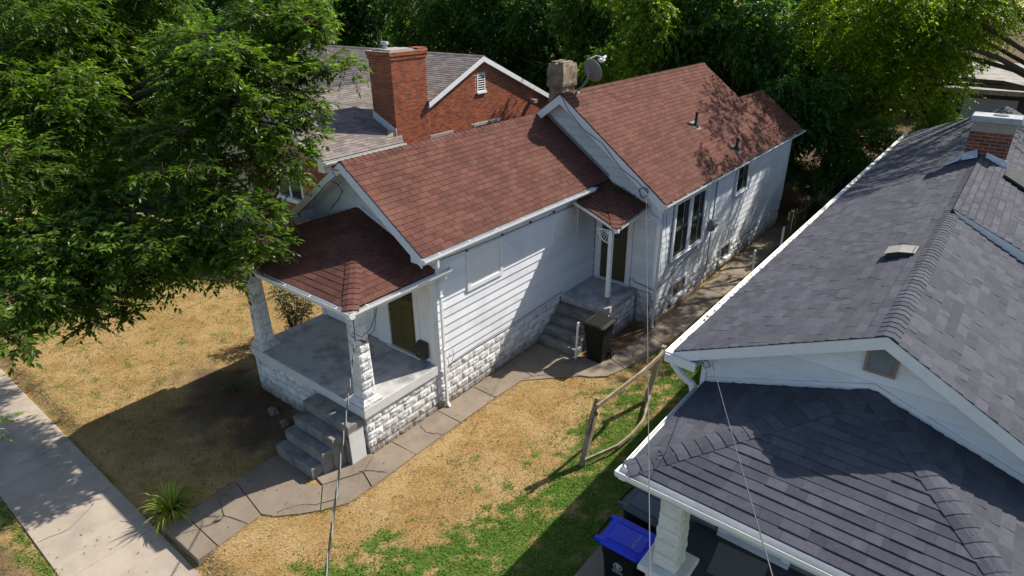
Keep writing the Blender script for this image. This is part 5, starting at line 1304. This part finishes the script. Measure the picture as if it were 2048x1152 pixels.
MB().tube([(.26, -.18, 3.32), (.28, -.2, 3.12), (.30, -.22, 2.98)], .009, 6).tube([(.30, -.22, 2.98), (.12, -.16, 2.92), (.2, -.2, 3.05), (.34, -.1, 2.96), (.30, .15, 3.02), (.26, .3, 3.2), (.24, .34, 3.36)], .009, 6).tube([(.30, -.22, 2.94), (.36, -.05, 2.86), (.34, .2, 2.98), (.27, .36, 3.36)], .008, 6).tube([(.3, -.1, 2.88), (.33, -.04, 2.84)], .03, 8).build('drip_loop', 'cable_black', c1)
cable('telephone_wire', [(1.70, 8.08, 3.98), (8.67, -5.4, 5.3)], .0045, 'wire_gray', 'thin gray wire hanging from the rear gable eave down past the lawn', .03)
cable('neighbor_wire', [(6.10, 1.76, 3.70), (8.82, -4.6, 6.25)], .0045, 'wire_gray', 'thin dark wire running from the gray roofed gable over its porch', .02)
MB().tube([(5.98, 1.74, 3.70), (6.05, 1.70, 3.74), (6.10, 1.72, 3.66), (6.02, 1.70, 3.60), (5.97, 1.73, 3.68)], .007, 5).build('cable_loop', 'cable_black', G)

# ================================================================== PLANTS
def unit(n):
    a = rng.normal(size=(n, 3)); return a / np.linalg.norm(a, axis=1, keepdims=True)
def crown(lobes, n_sprig, k, L, ll, lw, droop=.35, shell=.55, up=.25, zs=1.0, filler=0.0):
    """lobes (x,y,z,r); sprigs of k leaves near the skin of each lobe -> verts, faces, tone, twig lines"""
    lob = np.array(lobes, float)
    wts = lob[:, 3] ** 2; wts /= wts.sum()
    idx = rng.choice(len(lob), n_sprig, p=wts)
    c = lob[idx, :3]; r = lob[idx, 3]
    d = unit(n_sprig); d[:, 2] += up; d /= np.linalg.norm(d, axis=1, keepdims=True)
    rad = r * (shell + (1.08 - shell) * rng.random(n_sprig) ** .6)
    o = c + d * rad[:, None] * np.array([1, 1, zs])
    t = d + rng.normal(size=(n_sprig, 3)) * .55; t[:, 2] = t[:, 2] * .5 - droop * .5
    t /= np.linalg.norm(t, axis=1, keepdims=True)
    Ls = L * (.6 + .7 * rng.random(n_sprig)) * (np.clip(r / 1.1, .5, 1) if L > .5 else 1)
    s = (np.arange(k) + .6) / k
    side = np.cross(t, np.array([0, 0, 1.0])); side /= np.linalg.norm(side, axis=1, keepdims=True) + 1e-6
    sgn = np.where(np.arange(k) % 2, 1.0, -1.0); sgn[-1] = 0
    pos = o[:, None] + t[:, None] * (Ls[:, None] * s)[..., None]
    pos[..., 2] -= droop * Ls[:, None] * s ** 2
    dirv = t[:, None] * .55 + side[:, None] * (sgn * .8)[None, :, None] + rng.normal(size=(n_sprig, k, 3)) * .22
    dirv[..., 2] -= droop * 1.1
    nr = np.zeros((n_sprig, k, 3)); nr[..., 2] = 1; nr += rng.normal(size=nr.shape) * .35
    l = ll * (.55 + .75 * rng.random((n_sprig, k)))
    v, f = leaf_arrays(pos.reshape(-1, 3), dirv.reshape(-1, 3), nr.reshape(-1, 3), l.ravel(), (l * lw).ravel())
    base = rng.random(n_sprig)
    tip = np.clip((rad / r - .8) / .28, 0, 1) * np.clip(d[:, 2] + .5, 0, 1)  # sunlit sprays painted into the leaf tone: outer, upper sprigs lighter
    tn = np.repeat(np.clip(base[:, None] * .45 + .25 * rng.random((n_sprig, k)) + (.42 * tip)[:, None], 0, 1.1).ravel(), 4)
    return v, f, tn, o, t, Ls
def limbs(mb, start, targets, r0, bend=.25):
    for (p, r1) in targets:
        a = Vector(start); b = Vector(p); d = b - a
        m1 = a + d * .35 + Vector((0, 0, d.length * bend)); m2 = a + d * .7 + Vector((random.uniform(-.2, .2), random.uniform(-.2, .2), d.length * bend * .7))
        mb.tube([a, m1, m2, b], [r0, r0 * .7, r0 * .45 + r1 * .4, r1], 7)
FRONT = [(-7.51, -2.15, 5.68, 1.9), (-5.73, -3.18, 3.97, 1.5), (-8.03, -0.13, 6.18, 2.0), (-4.82, -1.15, 4.63, 1.5), (-3.9, -0.05, 5.48, 1.3), (-4.76, 1.21, 7.05, 1.55), (-4.46, 2.21, 7.6, 1.14), (-3.2, 1.0, 6.05, 0.72), (-2.62, -0.2, 4.85, 0.5), (-3.05, 1.65, 6.5, 0.5), (-2.45, 0.95, 5.6, 0.3), (-4.75, -2.76, 3.46, 0.85), (-4.3, -3.95, 3.55, 0.7), (-3.62, -0.86, 4.0, 0.69), (-9.33, -0.36, 7.9, 2.2), (-8.51, 1.53, 7.83, 1.94), (-8.68, -1.94, 7.1, 2.0), (-5.37, 2.93, 8.28, 1.15), (-2.93, 2.71, 7.13, 0.35), (-4.6, -2.18, 3.0, 0.4), (-2.21, -0.15, 4.24, 0.32), (-6.19, -2.17, 4.52, 1.55), (-5.38, 0.3, 6.06, 1.44), (-2.33, -0.53, 4.05, 0.45), (-2.69, -0.8, 3.53, 0.28), (-2.3, -0.25, 4.35, 0.22), (-4.4, -1.37, 3.3, 0.45), (-3.13, 1.0, 5.17, 0.42), (-3.19, 1.61, 5.95, 0.45), (-2.92, 0.4, 4.55, 0.42), (-3.44, 2.47, 7.32, 0.4), (-3.73, 1.94, 6.74, 0.6)]
t = thing('street_tree', 'big leafy elm like tree overhanging the front lawn and porch corner', 'tree', (-12.6, -1.6, 0))
LAY = []
for (x_, y_, z_, r_) in FRONT:
    if r_ < .6: LAY.append((x_, y_, z_, r_)); continue
    for k in range(9):
        d_ = unit(1)[0]; q_ = r_ * (.5 + .42 * rng.random())
        LAY.append((x_ + d_[0] * q_, y_ + d_[1] * q_, z_ + d_[2] * q_ * .95, r_ * (.30 + .16 * rng.random())))
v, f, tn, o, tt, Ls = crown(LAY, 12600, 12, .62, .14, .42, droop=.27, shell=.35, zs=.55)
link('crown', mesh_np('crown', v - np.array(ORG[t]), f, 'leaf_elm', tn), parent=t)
mb = MB()
mb.tube([(-12.6, -1.6, -.1), (-12.5, -1.5, 1.2), (-12.2, -1.3, 2.6), (-11.4, -.9, 4.0)], [.34, .28, .24, .2], 12)
limbs(mb, (-11.4, -.9, 4.0), [((p[0], p[1], p[2]), .03) for p in FRONT if p[3] > 1.1], .13, .12)
limbs(mb, (-6.9, 0.9, 5.6), [((p[0], p[1], p[2]), .012) for p in FRONT if p[3] <= 1.1 and p[1] > 0], .05, .08)
limbs(mb, (-6.1, -2.0, 4.4), [((p[0], p[1], p[2]), .012) for p in FRONT if p[3] <= 1.1 and p[1] <= 0], .05, .08)
mb.build('trunk', 'bark', t, smooth=True)
mb = MB()
for i in rng.choice(len(o), 5200, replace=False):
    a = Vector(o[i]) - Vector(tt[i]) * .25; b = Vector(o[i]) + Vector(tt[i]) * float(Ls[i]) - Vector((0, 0, .42 * float(Ls[i])))
    m1 = Vector(o[i]) + Vector(tt[i]) * float(Ls[i]) * .5 - Vector((0, 0, .1 * float(Ls[i])))
    mb.tube([a, m1, b], [.006, .0045, .002], 3, cap=False)
mb.build('twigs', 'twig', t, kind='stuff')

# crown templates shared by the trees behind
def template(seed, nl, n_sprig, ll, k=10):
    lo = [(0, 0, 0, .5)]
    for _ in range(nl):
        d = unit(1)[0]; q = .45 + .3 * rng.random(); lo.append((d[0] * q, d[1] * q, d[2] * q * 1.25, .26 + .2 * rng.random()))
    l2 = []
    for (x_, y_, z_, r_) in lo:
        for _ in range(6):
            d = unit(1)[0]; q = r_ * (.45 + .5 * rng.random()); l2.append((x_ + d[0] * q, y_ + d[1] * q, z_ + d[2] * q, r_ * (.34 + .2 * rng.random())))
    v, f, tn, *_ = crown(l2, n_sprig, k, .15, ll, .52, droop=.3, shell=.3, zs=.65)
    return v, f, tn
TPL = [template(s, 11 + s % 4, 3100, .058) for s in range(5)]
TM = {}
def tree(label, x, y, zc, r, mt, tpl, trunk=.14, name='tree', group=None, sz=1.2, rot=None, lean=(0, 0), limbs_n=5, cat='tree', sway=None):
    t = thing(name, label, cat, (x, y, 0), group)
    key = (tpl, mt)
    if key not in TM: v, f, tn = TPL[tpl]; TM[key] = mesh_np('crown', v, f, mt, tn)
    c = link('crown', TM[key], parent=t); c.location = (lean[0], lean[1], zc); c.scale = (r, r, r * sz); c.rotation_euler = (0, 0, rot if rot is not None else random.uniform(0, 6))
    mb = MB(); X = x + lean[0]; Y_ = y + lean[1]
    mb.tube([(x, y, -.2), (x + random.uniform(-.1, .1), y, zc * .3), (X, Y_, zc * .75), (X, Y_, zc + r * .5)], [trunk * 1.3, trunk, trunk * .7, trunk * .2], 8)
    for _ in range(limbs_n):
        a = random.uniform(0, 6.28); z0 = zc * random.uniform(.45, .85)
        mb.tube([(x + lean[0] * .6, y + lean[1] * .6, z0), (X + math.cos(a) * r * .4, Y_ + math.sin(a) * r * .4, z0 + r * .35), (X + math.cos(a) * r * .85, Y_ + math.sin(a) * r * .85, z0 + r * random.uniform(.3, .9))], [trunk * .45, trunk * .3, .015], 6)
    mb.build('trunk', 'bark', t, smooth=True)
    return t
BK = [(-31.94, 22.89, 7.8, 4.0, 'leaf_dark', 'dark tree behind the far left end of the brick house roof'),
      (-29.3, 25.9, 6.6, 3.8, 'leaf_dark', 'dark tree rising behind the brick house ridge left of its chimney'),
      (-24.92, 26.59, 6.8, 3.7, 'leaf_mid', 'green tree directly behind the broad brick chimney'),
      (-21.01, 27.52, 6.3, 3.5, 'leaf_dark', 'dark tree behind the brick gable peak'),
      (-17.2, 28.6, 6.3, 3.7, 'leaf_dark', 'dark shaded tree behind the stucco chimney'),
      (-26.26, 36.24, 7.6, 4.6, 'leaf_mid', 'tall tree in the second row behind the brick house'),
      (-10.2, 25.2, 6.4, 3.1, 'leaf_mid', 'loose leafy tree behind the satellite dish'),
      (-5.99, 21.01, 5.6, 2.8, 'leaf_lime', 'light yellow green tree behind the rear roof ridge'),
      (-4.52, 22.9, 6.6, 3.2, 'leaf_mid', 'green tree above the middle of the rear roof ridge'),
      (-2.17, 23.79, 5.6, 3.2, 'leaf_mid', 'green tree with bare twigs behind the rear end of the ridge'),
      (0.33, 22.32, 4.0, 2.6, 'leaf_dark', 'dark tree just behind the low rear addition roof'),
      (-0.97, 28.45, 6.6, 3.6, 'leaf_dark', 'tall dark tree deep in the back yard'),
      (1.2, 29.95, 6.4, 3.3, 'leaf_mid', 'mid green tree deep behind the picket fence'),
      (-27.54, 5.08, 7.6, 4.2, 'leaf_dark', 'dark tree at the far upper left behind the street tree'),
      (-28.0, 9.6, 7.4, 4.2, 'leaf_dark', 'second dark tree from the upper left corner'),
      (-27.2, 13.9, 7.6, 3.8, 'leaf_dark', 'dark tree behind the top of the street tree')]
for i, (x, y, z, r, mt, lb) in enumerate(BK):
    tree(lb, x, y, z, r, mt, i % 5, name='yard_tree', group='trees behind the houses', sz=1.45)
FAR = [(-37.6, 20.9, 7.0), (-36, 28, 6.5), (-31, 33, 6.8), (-26, 44, 7), (-19.5, 36, 6.6), (-13.5, 38.6, 7), (-8.5, 34, 6.4), (-4.3, 44.1, 7), (-.2, 49, 7), (2.6, 52, 6.5), (-10, 30, 5.6), (-14, 29, 5.4), (-42, 12, 7.5), (-5.5, 29.5, 5)]
for i, (x, y, z) in enumerate(FAR):
    tree('tree of the dim rear row behind the nearer trees', x, y, z - 1.6, 4.6 + random.uniform(-.5, .7), 'leaf_mid' if i % 3 else 'leaf_dark', (i * 2) % 5, name='rear_tree', group='trees of the far rear row', sz=1.15)
# lime tree at the back right, its upper limbs shading the roofs
LIME = [(3.76, 26.38, 6.57, 2.2), (5.5, 27.63, 6.9, 1.7), (5.1, 25.44, 5.0, 1.5), (3.1, 25.15, 5.2, 1.4), (6.88, 27.75, 8.3, 1.7), (2.12, 24.09, 7.6, 1.9), (4.98, 25.59, 8.2, 2.2)]
SHADE = [(3.5, 21.6, 9.9, 1.9), (5.2, 20.2, 9.2, 1.5), (6.5, 18.5, 10.2, 1.5), (8.0, 19.0, 10.0, 1.9), (9.4, 22, 10, 2.0), (4.6, 17.8, 9.6, .9), (6.3, 16.6, 9.8, .9)]
t = thing('lime_green_tree', 'bright yellow green tree with dark limbs at the upper right', 'tree', (10.6, 26.5, 0))
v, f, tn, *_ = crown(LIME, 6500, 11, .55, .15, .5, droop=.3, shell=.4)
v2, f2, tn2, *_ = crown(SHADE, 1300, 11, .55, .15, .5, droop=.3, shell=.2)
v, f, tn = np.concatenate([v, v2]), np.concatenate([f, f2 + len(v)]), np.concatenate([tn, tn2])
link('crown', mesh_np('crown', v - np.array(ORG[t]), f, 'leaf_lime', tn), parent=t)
mb = MB().tube([(10.6, 26.5, -.2), (10.5, 26.4, 2), (10.2, 26.3, 4.2), (9.6, 26.2, 6)], [.4, .32, .28, .2], 10)
limbs(mb, (10.2, 26.3, 4.6), [((p[0], p[1], p[2]), .03) for p in LIME], .13, .05)
limbs(mb, (9.6, 26.2, 6), [((p[0], p[1], p[2]), .03) for p in SHADE], .12, .15)
mb.build('trunk', 'bark', t, smooth=True)
# shrubs
SH = [(2.75, 22.2, 1.7, 1.9, 'leaf_shrub', 'dense dark shrub filling the gap between the houses at the back', 'leafy_shrub'),
      (4.75, 22.0, 2.3, 1.7, 'leaf_mid', 'sunlit shrub behind the far eave of the gray roof', 'leafy_shrub'),
      (2.44, 25.89, 3.6, 2.1, 'leaf_mid', 'tall shrub rising between the dark trees and the lime green tree', 'leafy_shrub'),
      (6.6, 24.5, 2.6, 1.6, 'leaf_lime', 'low bright shrub beyond the back end of the gray roof', 'leafy_shrub'),
      (3.75, 18.3, 1.2, .55, 'leaf_shrub', 'small shrub leaning over the picket fence', 'leafy_shrub'),
      (0.2, 21.4, 1.6, 1.6, 'leaf_dark', 'low dark bush right behind the rear wall of the white house', 'leafy_shrub')]
for i, (x, y, z, r, mt, lb, nm) in enumerate(SH):
    tree(lb, x, y, z, r, mt, (i + 2) % 5, trunk=.04, name=nm, sz=1.0, cat='shrub', limbs_n=4)
t = thing('porch_bush', 'dark open bush on the lawn beyond the left porch column', 'bush', (-5.4, 1.95, 0))
v, f, tn, o, tt, Ls = crown([(-5.35, 2.0, 1.25, .42), (-5.1, 1.85, .85, .33), (-5.65, 2.15, .95, .34), (-5.3, 2.1, .6, .25), (-5.55, 1.85, 1.5, .28)], 520, 8, .22, .06, .5, droop=.25, shell=.3)
link('foliage', mesh_np('foliage', v - np.array(ORG[t]), f, 'leaf_bush', tn), parent=t)
mb = MB()
for _ in range(9):
    a = random.uniform(0, 6.28); mb.tube([(-5.4 + .05 * math.cos(a), 1.95 + .05 * math.sin(a), -.05), (-5.4 + .2 * math.cos(a), 1.95 + .2 * math.sin(a), .6), (-5.38 + .4 * math.cos(a), 1.98 + .4 * math.sin(a), 1.3)], [.02, .013, .004], 5)
mb.build('stem', 'bark', t)
def strap_plant(name, label, x, y, n, L, wd, mt, spread=1.0, z=0.0, straw_share=0.0):
    t = thing(name, label, 'plant', (x, y, z))
    for k in range(n):
        a = random.uniform(0, 6.283); l = L * random.uniform(.55, 1.15); el = random.uniform(.45, 1.35)
        h = Vector((math.cos(a), math.sin(a), 0)); s = Vector((-math.sin(a), math.cos(a), 0)) * wd * random.uniform(.7, 1.2)
        b = Vector((x, y, z)) + h * random.uniform(0, .12 * spread); pts = []
        dv = h * math.cos(el) * spread + Vector((0, 0, math.sin(el)))
        p = b
        for q in range(6):
            pts.append(p); p = p + dv * l / 5; dv = (dv + Vector((0, 0, -.30 * (q + 1) * .45))).normalized()
            if p.z < z + .015: p.z = z + .015
        v = []; f = []
        for q, pp in enumerate(pts):
            wq = [0.55, .9, 1, .8, .5, .04][q]
            v += [pp - s * wq, pp + s * wq]
        for q in range(5): f.append((2 * q, 2 * q + 1, 2 * q + 3, 2 * q + 2))
        MB().add(v, f, random.random()).build('strap_leaf', mt if random.random() > straw_share else 'blade_dry', t)  # a random share of the leaves is straw coloured
    return t
mat('blade_dry', (0.42, 0.31, 0.14), (0.3, 0.2, 0.09), scale=5, tone=.3, rough=.8, trans=.2)
strap_plant('strap_leaf_plant', 'clump of yellow green strap leaves at the corner of sidewalk and walkway', -1.72, -3.28, 120, .62, .016, 'leaf_strap', z=-.02, straw_share=.14)
strap_plant('strap_leaf_plant', 'small dark clump of strap leaves against the porch foundation', -4.45, -.42, 46, .42, .012, 'leaf_strap_dark')
# street twig at the left edge
t = thing('street_sapling', 'small leafy sapling beside the sidewalk at the left edge', 'tree', (.3, -6.3, -.15))
v, f, tn, *_ = crown([(.62, -5.52, 4.42, .14), (.42, -5.45, 4.2, .2)], 22, 10, .22, .075, .42, droop=.3)
link('foliage', mesh_np('foliage', v - np.array(ORG[t]), f, 'leaf_elm', tn), parent=t)
MB().tube([(.3, -6.3, -.2), (.3, -6.2, 2), (.36, -5.7, 3.7), (.5, -5.5, 4.4)], [.03, .025, .015, .005], 6).build('stem', 'bark', t)
# stones in the bare bed
for (x, y, s, lb) in ((-2.9, -.42, .13, 'rounded brown stone in the bare bed nearest the porch wall'), (-2.3, -.50, .12, 'darker stone in the bare bed close to the front steps')):
    mb = MB(); rough_ring(mb, -s, s, -s * .7, s * .7, [(-.05, -.02), (0, .0), (s * .5, -.01), (s * .9, -.06)], .018)
    o = mb.build('stone', 'stone', loc=(0, 0, 0), label=lb, cat='stone'); o.location = (x, y, 0); o.rotation_euler = (0, 0, random.random() * 3)

# ================================================================== GRASS AND LITTER
def inside(px, py, poly):
    r = np.zeros(len(px), bool); n = len(poly)
    for i in range(n):
        x1, y1 = poly[i]; x2, y2 = poly[(i + 1) % n]
        c = ((y1 > py) != (y2 > py)) & (px < (x2 - x1) * (py - y1) / (y2 - y1 + 1e-12) + x1)
        r ^= c
    return r
def free(px, py, pads=0.0):
    bad = (py > -5.13) & (py < -3.61)
    for p in W: bad |= inside(px, py, p)
    bad |= (px > 2.09) & (px < 2.87) & (py > 8.8) & (py < 18.5)
    bad |= (px > -4.1) & (px < .04) & (py > -.06) & (py < 8.6)
    bad |= (px > -1.53) & (px < 0) & (py > -1.2) & (py < 0)
    bad |= (px > -4.15) & (px < 2.0) & (py > 8.4) & (py < 19.4)
    bad |= (px > 0) & (px < 1.5) & (py > 5.75) & (py < 8.6)
    bad |= (px > 4.92) & (px < 6.2) & (py < .92) & (py > -4)
    bad |= (px > 6.2) & (py > -.5) & (py < 21)
    bad |= (px < -9.5) & (py > 6.4) & (py < 21)
    return ~bad
def frustum(px, py):
    d = np.stack([px - CAM[0], py - CAM[1], 0 * px - CAM[2]], 1)
    fz = d @ np.array(F_); u = d @ np.array(R_) / fz * 1260.7; v = d @ np.array(U_) / fz * 1260.7
    return (fz > 0) & (np.abs(u) < 1100) & (np.abs(v) < 640)
def scatter(n, x0, x1, y0, y1):
    px = rng.uniform(x0, x1, n); py = rng.uniform(y0, y1, n)
    k = free(px, py) & frustum(px, py); return px[k], py[k]
px, py = scatter(620000, -14, 6.2, -8.5, 12)
ex, ey = [], []
for p in W + [[(2.1, 8.9), (2.86, 8.9), (2.86, 18.4), (2.1, 18.4)], [(-14, -3.6), (6, -3.6), (6, -3.61), (-14, -3.61)], [(-14, -5.13), (2, -5.13), (2, -5.14), (-14, -5.14)], [(0, 0), (0, 8), (-.01, 8), (-.01, 0)]]:
    for (a0, b0), (a1, b1) in zip(p, p[1:] + p[:1]):
        L_ = math.hypot(a1 - a0, b1 - b0); q_ = int(L_ * 330); tq = rng.random(q_)
        ex.append(a0 + (a1 - a0) * tq + rng.normal(size=q_) * .022); ey.append(b0 + (b1 - b0) * tq + rng.normal(size=q_) * .022)
ex = np.concatenate(ex); ey = np.concatenate(ey); kk = free(ex, ey) & (fbm(ex * 3, ey * 3 + 60) > .42)
px = np.concatenate([px, ex[kk]]); py = np.concatenate([py, ey[kk]])
dd = dirt_amount(px, py)
k = rng.random(len(px)) > dd * .8
px, py = px[k], py[k]; n = len(px)
jit = np.clip(.56 + 1.6 * (fbm(px * 6.3 + 9, py * 6.3) - .5) + rng.normal(size=n) * .3, 0, 1)
col = lawn_color(px, py, jit) * (.75 + .5 * rng.random((n, 1)))
g = (col[:, 1] > col[:, 0])
h = np.where(g, rng.uniform(.02, .07, n), rng.uniform(.012, .055, n)) * (.5 + fbm(px * 2.5, py * 2.5 + 90)); wd = np.where(g, rng.uniform(.006, .012, n), rng.uniform(.004, .008, n))
a = rng.uniform(0, 6.283, n); le = rng.uniform(.3, 1.5, n) * h
z = ground_z(px, py) - .003
base = np.stack([px, py, z], 1); s = np.stack([-np.sin(a), np.cos(a), 0 * a], 1) * wd[:, None]
tip = base + np.stack([np.cos(a) * le, np.sin(a) * le, h * .8], 1)
v = np.stack([base - s, base + s, tip], 1).reshape(-1, 3)
link('lawn_grass', mesh_np('lawn_grass', v, np.arange(3 * n).reshape(-1, 3), 'blade', col=np.repeat(col, 3, 0)), kind='stuff', label='short grass, mostly dry straw with green patches', cat='grass')
# clover and broad weeds in the green parts
px, py = scatter(150000, -13, 6.2, -8.5, 8)
cl = fbm(px * 4 + 21, py * 4 + 3)
k = (rng.random(len(px)) < green_amount(px, py) * sstep(.42, .62, cl) + .012 * (px > 0)); px, py = px[k], py[k]; n = len(px)
c = np.stack([px, py, ground_z(px, py) + rng.uniform(.012, .045, n)], 1)
dv = rng.normal(size=(n, 3)); dv[:, 2] = np.abs(dv[:, 2]) * .3; nr = np.zeros((n, 3)); nr[:, 2] = 1; nr += rng.normal(size=(n, 3)) * .3
l = rng.uniform(.015, .04, n); v, f = leaf_arrays(c, dv, nr, l, l * .75)
cc = np.array([[.085, .19, .028]]) * (.6 + .9 * rng.random((n, 1))) * np.array([[1, 1, 1]])
link('clover', mesh_np('clover', v, f, 'blade', col=np.repeat(cc, 4, 0)), kind='stuff', label='low green clover and weeds in the lawn', cat='weeds')
# dead leaves and debris
px = np.concatenate([rng.uniform(-4.6, -1.2, 900), rng.uniform(1.45, 2.1, 700), rng.uniform(-1.5, 2.8, 60), rng.uniform(2.85, 3.3, 260), rng.uniform(-13, 6, 1500), rng.uniform(-4, 4, 900), rng.uniform(-10, 4, 60), rng.uniform(2.0, 2.9, 160)])
py = np.concatenate([rng.uniform(-2.6, .0, 900), rng.uniform(6.2, 8.45, 700), rng.uniform(-3.4, 6.0, 60), rng.uniform(6, 18, 260), rng.uniform(-8, 6, 1500), rng.uniform(18, 26, 900), rng.uniform(-5.1, -3.6, 60), rng.uniform(6, 18, 160)])
house = ((px > -4.1) & (px < .04) & (py > -.06) & (py < 8.6)) | ((px > -4.15) & (px < 2.0) & (py > 8.4) & (py < 19.4)) | ((px > 0) & (px < 1.5) & (py > 5.75) & (py < 8.6)) | ((px > 6.2) & (py > -.5) & (py < 21)) | ((px > -1.53) & (px < 0) & (py > -1.2) & (py < 0))
px, py = px[~house], py[~house]; n = len(px)
zz = np.where(free(px, py), ground_z(px, py) + .012, np.where((py < -3.6), -.125, .034))
dv = rng.normal(size=(n, 3)); dv[:, 2] *= .15; nr = np.zeros((n, 3)); nr[:, 2] = 1; nr += rng.normal(size=(n, 3)) * .25
l = rng.uniform(.02, .06, n); v, f = leaf_arrays(np.stack([px, py, zz], 1), dv, nr, l, l * .5)
link('leaf_litter', mesh_np('leaf_litter', v, f, 'litter', np.repeat(rng.random(n), 4)), kind='stuff', label='scattered dead leaves on the ground', cat='leaf litter')
